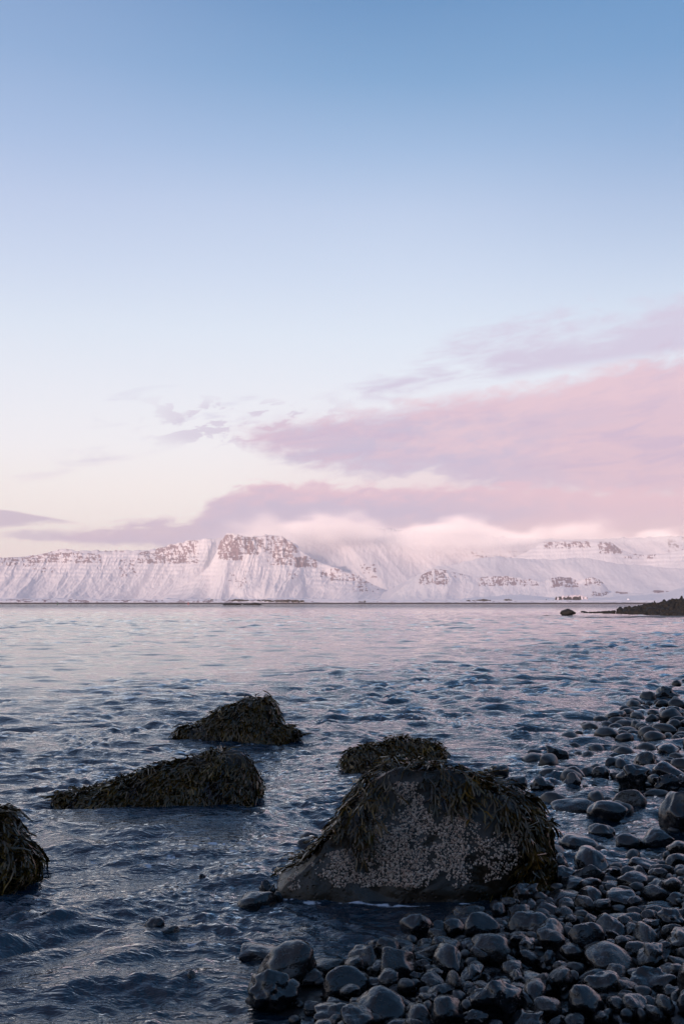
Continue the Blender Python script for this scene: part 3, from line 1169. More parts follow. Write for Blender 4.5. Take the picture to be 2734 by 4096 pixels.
BOULDER_PLAN = []        # x, y, radius: the pebbles keep clear of these


def build_boulders():
    # --- the big barnacled boulder in the middle
    Y = on_z(1600, 3590, 0.0)[1]
    front = [(1096, 3606), (1122, 3556), (1190, 3498), (1276, 3424), (1350, 3350), (1402, 3280), (1452, 3210), (1500, 3150), (1548, 3102), (1600, 3086), (1680, 3090),
             (1760, 3098), (1850, 3128), (1940, 3172), (2020, 3214), (2075, 3270), (2095, 3340), (2085, 3420), (2050, 3490), (1990, 3560), (1920, 3620), (1900, 3700), (1500, 3720), (1130, 3690)]
    l1 = lobe(front, Y, 0.62, tilt=0.28, back=0.74, puff=0.05, front_noise=0.03)
    right = [(1900, 3160), (1990, 3150), (2080, 3190), (2150, 3250), (2195, 3330), (2205, 3410), (2180, 3500), (2170, 3570), (2120, 3640), (1950, 3690), (1850, 3500), (1850, 3300)]
    l2 = lobe(right, Y + 0.14, 0.5, tilt=0.2, back=0.7, n=110)
    tops = np.array([(1118, 3600), (1200, 3490), (1262, 3425), (1325, 3340), (1372, 3262), (1420, 3190), (1475, 3130), (1535, 3085), (1600, 3066), (1680, 3070), (1760, 3098), (1850, 3128), (1940, 3160), (2020, 3200), (2085, 3280), (2200, 3400)])
    # lower hem of the hanging weed, photo pixels
    hem = np.array([(1100, 3400), (1262, 3432), (1300, 3440), (1360, 3400), (1440, 3380), (1490, 3300), (1560, 3200), (1590, 3112), (1680, 3112), (1720, 3190), (1780, 3240), (1850, 3260), (1900, 3235), (1960, 3260), (2030, 3320), (2080, 3400), (2110, 3640), (2300, 3660)])

    def acc(p, nrm):
        u, v_ = pxz(p)
        if nrm[1] > -0.35:                      # top, flanks and back
            if u < 1305 and rng.random() > 0.10:
                return False
            return p[2] > 0.03
        hm = np.interp(u, hem[:, 0], hem[:, 1]) + 26 * math.sin(u * 0.045) - 70
        if 1575 < u < 1690 and v_ > 3075:
            return False
        return v_ < hm and (u > 1315)

    def accr(p, nrm):
        u, v_ = pxz(p)
        return u > 2065 and p[2] > 0.02 and v_ < 3590

    def barn_acc(p, nrm):
        u, v_ = pxz(p)
        if u > 2085 or u < 1150 or v_ > 3585:
            return False
        lowb = np.interp(u, [1150, 1300, 1500, 1800, 2000, 2090], [3560, 3570, 3545, 3560, 3520, 3440])
        topb = np.interp(u, [1150, 1230, 1290, 1400, 1500, 1580, 1700, 1800, 1900, 2050], [3520, 3460, 3415, 3395, 3260, 3130, 3130, 3215, 3290, 3330])
        if v_ > lowb or v_ < topb:
            return False
        nz = float(fbm(np.array([p[0] * 9.0]), np.array([p[2] * 9.0 + 4]), o=4, gain=0.65)[0]) * 1.35
        band = 0.12 * math.sin((v_ - 3100) / 600 * 6.0)
        core = 0.32 if v_ < 3500 else 0.32 - (v_ - 3500) * 0.007
        left = min(0.0, (u - 1250) * 0.0007)
        return nz + core + left + rng.normal() * 0.05 > -0.16
    c = on_z(1600, 3590, 0.0)
    boulder((float(c[0]), float(c[1]), 0), [l1, l2], 'large wedge-shaped dark boulder with a pale barnacle-crusted front face and seaweed over its top',
            [dict(count=6500, accept=acc, length=(0.08, 0.20), width=0.0036, flow=(0.05, -0.12, -1), sprawl=0.6),
             dict(count=4800, accept=accr, length=(0.08, 0.20), width=0.0036, flow=(0.15, -0.1, -1), sprawl=0.55)],
            dict(count=110000, accept=barn_acc))
    FOAM_LINES.append((foot_line([(1118, 3600), (1300, 3612), (1500, 3616), (1700, 3622), (1900, 3610)]), 0.022, 0.8))
    BOULDER_PLAN.append((c[0], c[1] + 0.25, 0.78, 0.42))

    # --- long tapering boulder, middle left
    Y = on_z(800, 3222, 0.0)[1]
    o = [(240, 3205), (330, 3190), (480, 3158), (620, 3115), (730, 3062), (820, 3015), (885, 2988), (945, 2988), (980, 3034), (1018, 3090), (1030, 3140), (1022, 3185), (960, 3225), (940, 3290), (600, 3300), (300, 3250)]
    l = lobe(o, Y, 0.5, tilt=0.55, back=0.75, puff=0.08)

    def acc2(p, nrm):
        u, v_ = pxz(p)
        if 905 < u < 965 and 2990 < v_ < 3060:
            return rng.random() < 0.35
        return nrm[1] < 0.8 and p[2] > 0.0

    def b2(p, nrm):
        u, v_ = pxz(p)
        return 880 < u < 985 and 2985 < v_ < 3190 and fbm(np.array([p[0] * 8]), np.array([p[2] * 8]), o=3)[0] > 0.05
    c = on_z(640, 3222)
    boulder((float(c[0]), float(c[1]), 0), [l], 'long low rock fully covered in brown seaweed, its tail tapering left into the water',
            [dict(count=7500, accept=acc2, length=(0.07, 0.18), width=0.0040, flow=(-0.25, -0.25, -1), sprawl=0.75)], dict(count=3500, accept=b2))
    FOAM_LINES.append((foot_line([(300, 3200), (600, 3235), (800, 3240), (1000, 3200)]), 0.025, 0.6))
    BOULDER_PLAN.append((c[0], c[1] + 0.3, 0.75, 0.4))

    # --- upper steep boulder
    Y = on_z(950, 2965, 0.0)[1]
    o = [(715, 2932), (800, 2898), (880, 2860), (960, 2824), (1030, 2808), (1072, 2806), (1088, 2840), (1096, 2895), (1130, 2935), (1185, 2950), (1100, 2975), (1060, 3030), (850, 3020), (720, 2960)]
    l = lobe(o, Y, 0.6, tilt=0.35, back=0.75, puff=0.1)

    def acc3(p, nrm):
        u, v_ = pxz(p)
        if 780 < u < 905 and 2885 < v_ < 2950:
            return rng.random() < 0.12
        return nrm[1] < 0.8 and p[2] > 0.0

    def b3(p, nrm):
        u, v_ = pxz(p)
        return 770 < u < 910 and 2885 < v_ < 2955 and fbm(np.array([p[0] * 6]), np.array([p[2] * 6]), o=3)[0] > -0.1
    c = on_z(940, 2965)
    boulder((float(c[0]), float(c[1]), 0), [l], 'farthest seaweed-covered rock, steep on its right side, standing in the water behind the long one',
            [dict(count=6500, accept=acc3, length=(0.09, 0.23), width=0.0052, flow=(-0.15, -0.2, -1), sprawl=0.75)], dict(count=5000, accept=b3, rad=(0.004, 0.008)))
    FOAM_LINES.append((foot_line([(740, 2965), (950, 2985), (1150, 2965)]), 0.035, 0.6))
    BOULDER_PLAN.append((c[0], c[1] + 0.3, 0.8, 0.45))

    # --- low mound behind the big boulder
    Y = on_z(1560, 3085, 0.0)[1]
    o = [(1378, 3080), (1400, 3030), (1440, 3006), (1500, 3000), (1560, 2985), (1600, 2968), (1660, 2985), (1730, 3015), (1765, 3030), (1700, 3060), (1640, 3110), (1500, 3130), (1390, 3110)]
    l = lobe(o, Y, 0.45, tilt=0.7, back=0.7, puff=0.06)
    c = on_z(1560, 3085)
    boulder((float(c[0]), float(c[1]), 0), [l], 'low seaweed mound with reddish-brown fronds on its right, just behind the barnacled boulder',
            [dict(count=3000, accept=lambda p, nrm: nrm[1] < 0.8 and p[2] > 0.0, length=(0.08, 0.18), width=0.0042, flow=(0.1, -0.4, -0.8), sprawl=0.7)])
    BOULDER_PLAN.append((c[0], c[1] + 0.2, 0.55, 0.4))

    # --- rock cut by the left edge of the frame
    Y = on_z(60, 3560, 0.0)[1]
    o = [(-440, 3620), (-380, 3370), (-260, 3290), (-140, 3290), (-50, 3300), (-10, 3340), (30, 3400), (60, 3450), (45, 3500), (20, 3550), (0, 3600), (-80, 3680), (-370, 3700)]
    l = lobe(o, Y, 0.5, tilt=0.25, back=0.75, puff=0.06)

    def acc5(p, nrm):
        u, v_ = pxz(p)
        if u < 80 and 3390 < v_ < 3480 and nrm[1] < -0.2:
            return rng.random() < 0.05
        return nrm[1] < 0.85 and p[2] > -0.02

    def b5(p, nrm):
        u, v_ = pxz(p)
        return u < 85 and 3380 < v_ < 3500
    c = on_z(-120, 3600)
    boulder((float(c[0]), float(c[1]), 0), [l], 'seaweed-draped rock with a pinkish bare patch, cut off by the left edge of the photo',
            [dict(count=6000, accept=acc5, length=(0.08, 0.2), width=0.0042, flow=(0.15, -0.1, -1), sprawl=0.6)], dict(count=2500, accept=b5))
    BOULDER_PLAN.append((c[0], c[1] + 0.25, 0.5, 0.4))


build_boulders()

# ------------------------------------------------------------------ beach stones
import bmesh


def ico(sub):
    bm = bmesh.new()
    bmesh.ops.create_icosphere(bm, subdivisions=sub, radius=1.0)
    V = np.array([v.co[:] for v in bm.verts])
    Fc = np.array([[v.index for v in f.verts] for f in bm.faces])
    bm.free()
    return V, Fc


def stone_shape(kind, seed, sub=4):
    V, Fc = ico(sub)
    rg = np.random.default_rng(seed)
    o = rg.uniform(-50, 50, 3)
    if kind == 'round':
        P = V.copy()
        P = np.sign(P) * np.abs(P) ** rg.uniform(0.86, 1.0)
        k, am, cuts = 0.7, 0.30, 1
    elif kind == 'flat':
        P = V * np.array([1, 0.95, 1.0])
        P = np.sign(P) * np.abs(P) ** 0.82
        k, am, cuts = 0.6, 0.26, 2
    elif kind == 'lumpy':
        P = V.copy()
        k, am, cuts = 1.25, 0.42, 2
    else:                                    # blocky, with worn facets
        P = V.copy()
        k, am, cuts = 0.9, 0.24, 8
    for _ in range(cuts):
        nrm = rg.normal(size=3)
        nrm /= np.linalg.norm(nrm)
        d = rg.uniform(0.55, 0.82)
        h = P @ nrm - d
        P = P - np.outer(np.where(h > 0, h * 0.82, 0), nrm)
    nz = fbm(P[:, 0] * k + o[0], P[:, 1] * k + o[1], P[:, 2] * k + o[2], o=3, gain=0.42)
    P = P * (1 + am * nz)[:, None]
    n2 = fbm(P[:, 0] * 4 + o[0], P[:, 1] * 4 + o[1], P[:, 2] * 4, o=3)
    P = P * (1 + (0.014 if kind != 'blocky' else 0.03) * n2)[:, None]
    if kind in ('lumpy', 'round') and rg.random() < 0.6:        # a worn hole or dent
        c = rg.normal(size=3)
        c[2] = abs(c[2]) * 0.5
        c /= np.linalg.norm(c)
        q = P / np.linalg.norm(P, axis=1)[:, None]
        dd = np.arccos(np.clip(q @ c, -1, 1))
        P = P * (1 - rg.uniform(0.08, 0.2) * np.exp(-(dd / rg.uniform(0.22, 0.4)) ** 2))[:, None]
    lo, hi = P.min(0), P.max(0)
    P = (P - (lo + hi) / 2) / ((hi - lo) / 2)
    return P, Fc


def stone_material(name, a, b, c, rough, pits, wet=0.0):
    m, n, out = material(name)
    tc = n.new('ShaderNodeTexCoord')
    pos = X(n, tc.outputs['Object'])
    oi = n.new('ShaderNodeObjectInfo')
    r = X(n, oi.outputs['Random'])
    sh = n.new('ShaderNodeVectorMath', operation='ADD')
    n.link(pos.s, sh.inputs[0])
    n.put(sh.inputs[1], n.comb(r * 37.0, r * 91.0, r * 53.0))
    pos = X(n, sh.outputs[0])
    f = n.noise(pos, 1.6, 6, 0.62)
    base = n.mix(n.ss(0.38, 0.64, f), lin(a), lin(b))
    base = n.mix(n.ss(0.52, 0.72, n.noise(pos, 5.0, 6, 0.75)) * 0.6, base, lin(c))
    base = n.mix(r * 0.5, base, lin((16, 15, 19)))
    vor = n.new('ShaderNodeTexVoronoi', feature='F1')
    n.put(vor.inputs['Vector'], pos)
    vor.inputs['Scale'].default_value = 9.0
    pit = n.ss(0.34, 0.10, X(n, vor.outputs['Distance'])) * n.ss(0.46, 0.60, n.noise(pos, 2.0, 3)) * pits
    h = n.noise(pos, 2.2, 5, 0.5) * 0.006 - pit * 0.005 + n.noise(pos, 16.0, 3, 0.5) * 0.0004 * pits
    rg = n.ss(0.35, 0.7, n.noise(pos, 2.4, 5, 0.6)) * 0.16 + rough
    principled(n, out, base, rg, n.bump(h, 1.0, 0.9), 0.42, 0.45)
    return m


M_ST = {
    'slate': stone_material('slate_blue_basalt', (12, 13, 16), (20, 21, 25), (34, 34, 38), 0.12, 0.5),
    'dark': stone_material('black_basalt', (13, 13, 17), (22, 22, 27), (32, 31, 36), 0.08, 0.8),
    'brown': stone_material('brown_grey_basalt', (26, 23, 23), (38, 34, 33), (60, 53, 50), 0.20, 1.6),
}

SHAPES = {}
for kind, cnt in (('round', 6), ('flat', 4), ('lumpy', 5), ('blocky', 5)):
    for i in range(cnt):
        SHAPES[(kind, i)] = stone_shape(kind, 100 + 17 * i + len(kind) * 5)
_mesh_cache = {}


def stone_mesh(kind, i, mat):
    key = (kind, i % {'round': 6, 'flat': 4, 'lumpy': 5, 'blocky': 5}[kind], mat)
    if key not in _mesh_cache:
        P, Fc = SHAPES[key[:2]]
        _mesh_cache[key] = mesh('beach_stone', P, Fc, M_ST[mat], link=False)
    return _mesh_cache[key]


# hand-placed stones: centre x, centre y, width, height in photograph pixels, roll, shape, material, label
HEROES = [
 (1136, 3866, 232, 150, 24, ('round', 1), 'brown', 'big pitted brown-grey stone leaning behind the smooth lump at the water edge, bottom centre'),
 (1091, 3968, 200, 158, 8, ('lumpy', 0), 'slate', 'large smooth slate-blue stone with a blunt nose, leftmost of the dry stones at the bottom'),
 (1053, 3811, 165, 60, 0, ('blocky', 0), 'dark', 'low angular black stone in the water above the big pitted one'),
 (1316, 3869, 132, 60, 0, ('flat', 0), 'brown', 'flat-topped loaf-shaped brown stone right of the big pitted one'),
 (1248, 3913, 92, 62, 0, ('flat', 1), 'dark', 'squarish dark stone tucked against the right foot of the big pitted one'),
 (1400, 3939, 110, 86, 12, ('blocky', 1), 'brown', 'blunt brownish block at the left end of the stone pile'),
 (1484, 3961, 122, 86, 24, ('round', 2), 'slate', 'egg-shaped grey-blue stone sloping up to the right at the left end of the pile'),
 (1487, 4023, 116, 94, 0, ('lumpy', 1), 'dark', 'knobbly black stone with a hollow, just below the sloping egg-shaped one'),
 (1476, 3872, 126, 56, 4, ('flat', 2), 'slate', 'flat oval grey stone half in water above the egg-shaped one'),
 (1517, 3821, 96, 58, 26, ('round', 3), 'brown', 'small pitted loaf-like stone farthest up the left end of the pile'),
 (1576, 3913, 106, 74, 4, ('round', 4), 'brown', 'speckled potato-like stone near the left end of the pile'),
 (1694, 3838, 98, 94, 0, ('round', 5), 'dark', 'round black-sided stone like a ball at the upper edge of the pile'),
 (1798, 3845, 80, 62, 10, ('flat', 3), 'slate', 'plain smooth grey stone right of the round ball-like one'),
 (1672, 3952, 88, 110, 30, ('lumpy', 2), 'dark', 'upright lumpy black stone under the round ball-like one'),
 (1809, 3958, 110, 76, 6, ('blocky', 2), 'brown', 'rough pitted brown stone with a ridged top near the middle of the pile'),
 (1624, 4046, 148, 76, 22, ('flat', 1), 'slate', 'broad smooth slab-like stone leaning near the bottom edge, left part of the pile'),
 (1793, 4082, 152, 72, 4, ('round', 0), 'slate', 'broad pale-topped stone cut by the bottom edge of the photo'),
 (1028, 3603, 150, 62, 2, ('flat', 0), 'slate', 'flat oval stone touching the left tip of the barnacled boulder'),
 (1070, 3548, 66, 50, 10, ('lumpy', 3), 'dark', 'small black lump behind the flat stone at the boulder left tip'),
 (1110, 3590, 40, 40, 0, ('round', 2), 'slate', 'tiny round stone wedged at the very tip of the barnacled boulder'),
 (1250, 4040, 66, 50, 0, ('flat', 2), 'dark', 'lone small stone awash near the bottom edge between two wet stones'),
 (2422, 3705, 220, 84, 16, ('round', 1), 'slate', 'long cigar-shaped grey stone with a pink sheen on its back, largest in the right pile'),
 (2236, 3616, 196, 92, 24, ('round', 3), 'brown', 'long brown-grey stone leaning right beneath the boulder hanging seaweed'),
 (2394, 3979, 168, 156, 4, ('round', 4), 'dark', 'very big ball-shaped black stone near the bottom edge'),
 (2613, 3965, 178, 152, 18, ('lumpy', 4), 'slate', 'very big smooth stone with a round hollow on its right, near the bottom right corner'),
 (2013, 3942, 142, 72, 8, ('round', 2), 'slate', 'wide dome-shaped smooth stone in the middle of the lower pile'),
 (2199, 3864, 108, 110, 0, ('lumpy', 3), 'slate', 'upright cone-shaped stone standing in the middle of the pile'),
 (2166, 3943, 148, 66, 10, ('flat', 0), 'brown', 'wide pitted flat stone just below the cone-shaped one'),
 (2238, 4060, 188, 76, 10, ('flat', 3), 'brown', 'wide pitted brown slab cut by the bottom edge, left of the big ball'),
 (2242, 3515, 124, 90, -8, ('lumpy', 1), 'slate', 'pyramid-like smooth stone against the right foot of the barnacled boulder'),
 (2230, 3448, 82, 54, 0, ('blocky', 3), 'dark', 'dark blunt stone peeping from behind the boulder seaweed on the right'),
 (2436, 3570, 122, 78, -6, ('round', 5), 'brown', 'domed brown stone with a pitted flank at the top edge of the right pile'),
 (2479, 3607, 96, 60, 0, ('flat', 1), 'slate', 'smooth pale dome in front of the domed brown stone'),
 (2595, 3503, 102, 58, 0, ('flat', 2), 'dark', 'rounded dark block standing alone in the runnel at right'),
 (2657, 3572, 152, 94, 0, ('blocky', 4), 'dark', 'big rough flat-topped black rock near the right edge'),
 (2660, 3676, 160, 72, 8, ('flat', 0), 'slate', 'broad smooth overlapping stone at the right edge below the rough flat-topped rock'),
 (2672, 3765, 140, 92, 12, ('lumpy', 0), 'brown', 'large pitted dome at the right edge above the big hollowed stone'),
 (2582, 3828, 144, 100, 6, ('blocky', 1), 'brown', 'craggy layered brown stone left of the large pitted dome'),
 (2450, 3815, 108, 70, 12, ('round', 0), 'dark', 'smooth black stone sloping up right, below the cigar-shaped one'),
 (1938, 3722, 82, 80, 38, ('round', 3), 'slate', 'stone with two small holes standing at the upper edge of the pile'),
 (1995, 3737, 108, 98, 38, ('flat', 3), 'brown', 'steeply tilted flat stone beside the one with two small holes'),
 (2008, 3835, 98, 78, 34, ('round', 1), 'brown', 'tilted pitted brown pebble half way down the pile, above the wide dome'),
 (1870, 3780, 72, 76, 30, ('lumpy', 2), 'brown', 'stubby tilted stone at the left of the tilted pair'),
 (1968, 3908, 88, 70, 0, ('blocky', 0), 'brown', 'reddish grey block partly under the wide dome-shaped stone'),
 (1937, 4044, 62, 100, 0, ('flat', 1), 'slate', 'upright tongue-shaped slate-blue stone near the bottom edge'),
 (2295, 3909, 98, 78, -6, ('blocky', 2), 'slate', 'smooth grey block with worn corners left above the big ball'),
 (2491, 3905, 116, 56, -6, ('flat', 2), 'slate', 'low grey dome between the big ball and the hollowed stone'),
 (2070, 3793, 130, 54, 6, ('flat', 3), 'slate', 'wide wavy flat stone in the upper pile'),
 (2165, 3786, 92, 60, 12, ('round', 4), 'dark', 'dark rounded stone above the cone-shaped one'),
 (2643, 4052, 116, 88, 0, ('lumpy', 4), 'brown', 'porous crumbly-looking stone in the bottom right corner'),
 (2260, 3716, 78, 88, 14, ('round', 2), 'slate', 'upright stone pair front at the left end of the cigar-shaped one'),
 (2607, 3650, 162, 72, 12, ('round', 5), 'slate', 'long smooth back rising right, between the cigar-shaped stone and the right edge'),
 (2406, 3323, 98, 48, 4, ('round', 0), 'slate', 'smooth dome alone in the shallows right of the seaweed-hung boulder'),
 (2512, 3363, 92, 44, 0, ('flat', 1), 'slate', 'perfectly even low dome in the runnel at right'),
 (2622, 3352, 132, 72, 6, ('blocky', 3), 'dark', 'big squared dark stone in the runnel near the right edge'),
 (2318, 3366, 146, 46, -10, ('flat', 3), 'slate', 'long low back of a stone washed by water right of the boulder'),
 (2425, 3246, 148, 80, 4, ('round', 2), 'slate', 'prominent smooth bread-loaf stone with a bright rim in the shallows'),
 (2285, 3226, 152, 52, 8, ('flat', 2), 'brown', 'flat pointed brown slab left of the bread-loaf stone'),
 (2528, 3112, 126, 100, 0, ('lumpy', 1), 'dark', 'big hunched dark stone in the upper right stones'),
 (2571, 3046, 92, 62, 28, ('round', 1), 'brown', 'pale oval stone tilted behind the big hunched dark one'),
 (2724, 3262, 170, 175, 6, ('blocky', 4), 'dark', 'big dark boulder-like rock half out of frame at the right edge'),
 (1983, 3084, 98, 50, -4, ('round', 4), 'brown', 'smooth stone with a light back, leftmost of the row behind the barnacled boulder'),
 (2224, 3013, 92, 46, -12, ('blocky', 0), 'dark', 'angular black stone farthest left in the upper shallows'),
 (2464, 2860, 86, 30, 0, ('flat', 0), 'dark', 'flat dark stone at the far upper tip of the stones'),
 (2166, 3134, 92, 50, 14, ('lumpy', 3), 'dark', 'knobbly dark stone leaning in the shallows above the boulder right shoulder'),
 (2285, 3119, 68, 54, 0, ('blocky', 1), 'dark', 'short dark upright block in the row behind the barnacled boulder'),
 (2292, 3088, 86, 42, 0, ('round', 3), 'slate', 'rounded grey stone just behind the short dark block'),
 (2400, 3090, 72, 46, 0, ('round', 5), 'slate', 'plain grey dome midway along the row behind the boulder'),
 (2063, 3128, 84, 36, 12, ('flat', 2), 'slate', 'low sloping stone awash just above the boulder right shoulder'),
 (2655, 2775, 90, 56, 0, ('lumpy', 2), 'dark', 'rounded black stone nearest the far upper right corner of the beach'),
 (2700, 2850, 74, 44, 0, ('round', 0), 'dark', 'dark stone at the right edge in the farthest stone cluster'),
 (1240, 3350, 90, 40, 0, ('round', 2), 'dark', 'dark smooth stone awash between the two big seaweed boulders'),
 (1240, 3385, 110, 46, -14, ('flat', 1), 'slate', 'wave-washed sloping stone left of the big barnacled boulder'),
 (1170, 3450, 64, 36, 0, ('lumpy', 0), 'dark', 'small wet stone amid foam left of the big barnacled boulder'),
 (770, 3912, 62, 50, 0, ('lumpy', 3), 'dark', 'lone small dark stone poking from the water, bottom left of centre'),
 (612, 3695, 92, 44, 10, ('round', 1), 'slate', 'smooth stone under a film of water, left of centre'),
 (672, 3722, 80, 30, 8, ('flat', 0), 'dark', 'low dark stone beside the smooth water-filmed one, left of centre'),
 (806, 3515, 44, 32, 0, ('lumpy', 2), 'dark', 'tiny dark stone breaking the surface in mid water'),
]


def hero_place(cx, cy, w, h):
    by = cy + 0.45 * h
    z = 0.0
    for _ in range(8):
        p = on_z(cx, by, z)
        z = max(float(ground_z(np.array([p[0]]), np.array([p[1]]))[0]), -0.005)
    dist = math.hypot(p[1], CAMH - p[2])
    a = w * S / 2 * dist / F
    b = a * 0.82
    th = math.atan2(CAMH - p[2], p[1])
    ap = h * S / 2 * dist / F
    c2 = ap * ap - (b * math.sin(th)) ** 2
    if c2 < (0.35 * ap) ** 2:
        b = 0.75 * ap / max(math.sin(th), 0.05)
        b = min(b, a * 0.8)
        c2 = max(ap * ap - (b * math.sin(th)) ** 2, (0.4 * ap) ** 2)
    c = math.sqrt(c2) / math.cos(th)
    yc = p[1] + b * 0.55
    q = on_y(cx, cy, yc)
    g = float(ground_z(np.array([q[0]]), np.array([yc]))[0])
    return q, a, b, c, g


def add_stone(shape, mat, loc, sc, rot, label, group, cat='stone'):
    o = bpy.data.objects.new('beach_stone', stone_mesh(shape[0], shape[1], mat))
    o.location = [float(t) for t in loc]
    o.scale = [float(t) for t in sc]
    o.rotation_euler = [float(t) for t in rot]
    COL.objects.link(o)
    return tag(o, label, cat, group)


# height map that the loose stones are dropped on
HX0, HY0, HD = -2.2, 2.6, 0.02
HNX, HNY = 560, 900
hx = HX0 + HD * np.arange(HNX)
hy = HY0 + HD * np.arange(HNY)
GXm, GYm = np.meshgrid(hx, hy)
GROUND = ground_z(GXm, GYm)
HM = GROUND.copy()
FIXED = np.zeros_like(HM, bool)


def foot(x, y, a, b, yaw):
    r = max(a, b)
    i0, i1 = int((x - r - HX0) / HD), int((x + r - HX0) / HD) + 2
    j0, j1 = int((y - r - HY0) / HD), int((y + r - HY0) / HD) + 2
    if i0 < 0 or j0 < 0 or i1 >= HNX or j1 >= HNY:
        return None
    X_, Y_ = GXm[j0:j1, i0:i1] - x, GYm[j0:j1, i0:i1] - y
    ca, sa = math.cos(yaw), math.sin(yaw)
    u, w = (X_ * ca + Y_ * sa) / a, (-X_ * sa + Y_ * ca) / b
    r2 = u * u + w * w
    m = r2 < 0.93
    return (slice(j0, j1), slice(i0, i1)), m, np.sqrt(np.clip(1 - r2, 0, 1))


def press(x, y, z, a, b, c, yaw, fixed=False):
    f = foot(x, y, a, b, yaw)
    if f is None:
        return
    sl, m, h = f
    sub = HM[sl]
    sub[m] = np.maximum(sub[m], z + c * h[m])
    if fixed:
        FIXED[sl][m] = True


for bx, by_, ra, rb in BOULDER_PLAN:
    press(bx, by_, 5.0, ra, rb, 1.0, 0.0)

STONE_LIST = []
for k, (cx, cy, w, h, roll, shape, mat, label) in enumerate(HEROES):
    q, a, b, c, g = hero_place(cx, cy, w, h)
    z = q[2]
    if g < -0.01 or z - c > g + 0.03:            # reach down to the bottom it rests on
        top = z + c
        bot = min(z - c, max(g - 0.01, z - 2.2 * c))
        z, c = (top + bot) / 2, (top - bot) / 2
    tilt = math.radians(roll)
    grp = 'wet beach stones one can tell apart'
    add_stone(shape, mat, (q[0], q[1], z), (a * 1.04, b, c * 1.04), (0, -tilt * 0.8, rng.uniform(-0.25, 0.25)), label, grp)
    press(q[0], q[1], z, a, b, c * (1 + 0.3 * abs(math.sin(tilt))), 0, True)


def pile_line(u):
    return np.interp(u, [900, 1150, 1340, 1390, 1440, 1560, 1700, 1850, 2100, 2300, 2450, 2600, 2734, 3200], [4500, 4400, 4110, 3960, 3850, 3790, 3740, 3690, 3620, 3560, 3530, 3500, 3400, 3250])


def water_density(u, v_):
    lim = np.interp(u, [1800, 1950, 2150, 2300, 2450, 2600, 2734, 3000], [3200, 3080, 2980, 2900, 2850, 2790, 2720, 2640])
    if v_ < lim or u < 1800:
        return 0.0
    d = np.interp(u, [1800, 2000, 2250, 2450, 2734, 3200], [0.10, 0.22, 0.38, 0.75, 1.0, 1.0])
    d *= np.interp(v_, [2700, 3080, 3200, 3330, 3560], [1.0, 1.0, 0.45, 0.22, 0.22])
    return d


def drop(n, sampler, size, thresh, sink=0.22, tries=10):
    got = 0
    fails = 0
    while got < n and fails < n * 5:
        a = size()
        b = a * rng.uniform(0.52, 0.95)
        c = a * rng.uniform(0.42, 0.78)
        best = None
        for _ in range(tries):
            x, y = sampler()
            yaw = rng.uniform(0, math.pi)
            f = foot(x, y, a, b, yaw)
            if f is None:
                continue
            sl, m, h = f
            if not m.any():
                continue
            fx = FIXED[sl][m].mean()
            if fx > 0.30:
                continue
            z = (HM[sl][m] + c * h[m]).max() - sink * c
            lift = z - c - GROUND[sl][m].mean()
            if best is None or lift < best[0]:
                best = (lift, x, y, z, yaw)
        if best is None or best[0] > thresh:
            fails += 1
            continue
        lift, x, y, z, yaw = best
        press(x, y, z, a, b, c, yaw)
        kk = rng.choice(['round', 'flat', 'lumpy', 'blocky'], p=[0.42, 0.22, 0.2, 0.16])
        mt = rng.choice(['slate', 'dark', 'brown'], p=[0.42, 0.33, 0.25])
        STONE_LIST.append((x, y, z, a, b, c, yaw, kk, int(rng.integers(0, 6)), mt, rng.normal(size=2) * 0.24))
        got += 1


def samp_pile():
    while True:
        u = rng.uniform(900, 3000)
        v_ = rng.uniform(3400, 4200)
        if v_ > pile_line(u):
            p = on_z(u, v_, 0.04)
            # equal area sampling: reject by projected density
            if rng.random() < (p[1] / 5.6) ** 3:
                return p[0], p[1]


def samp_water():
    while True:
        u = rng.uniform(1800, 3100)
        v_ = rng.uniform(2700, 3600)
        if v_ < pile_line(u) and rng.random() < water_density(u, v_):
            p = on_z(u, v_, 0.0)
            if rng.random() < min(1.0, (p[1] / 13.0) ** 2):
                return p[0], p[1]


drop(120, samp_pile, lambda: rng.uniform(0.050, 0.085), 0.04)
drop(700, samp_pile, lambda: float(np.exp(rng.normal(math.log(0.037), 0.30))), 0.055)
drop(60, samp_water, lambda: rng.uniform(0.09, 0.14), 0.02)
drop(420, samp_water, lambda: float(np.exp(rng.normal(math.log(0.062), 0.32))), 0.05)


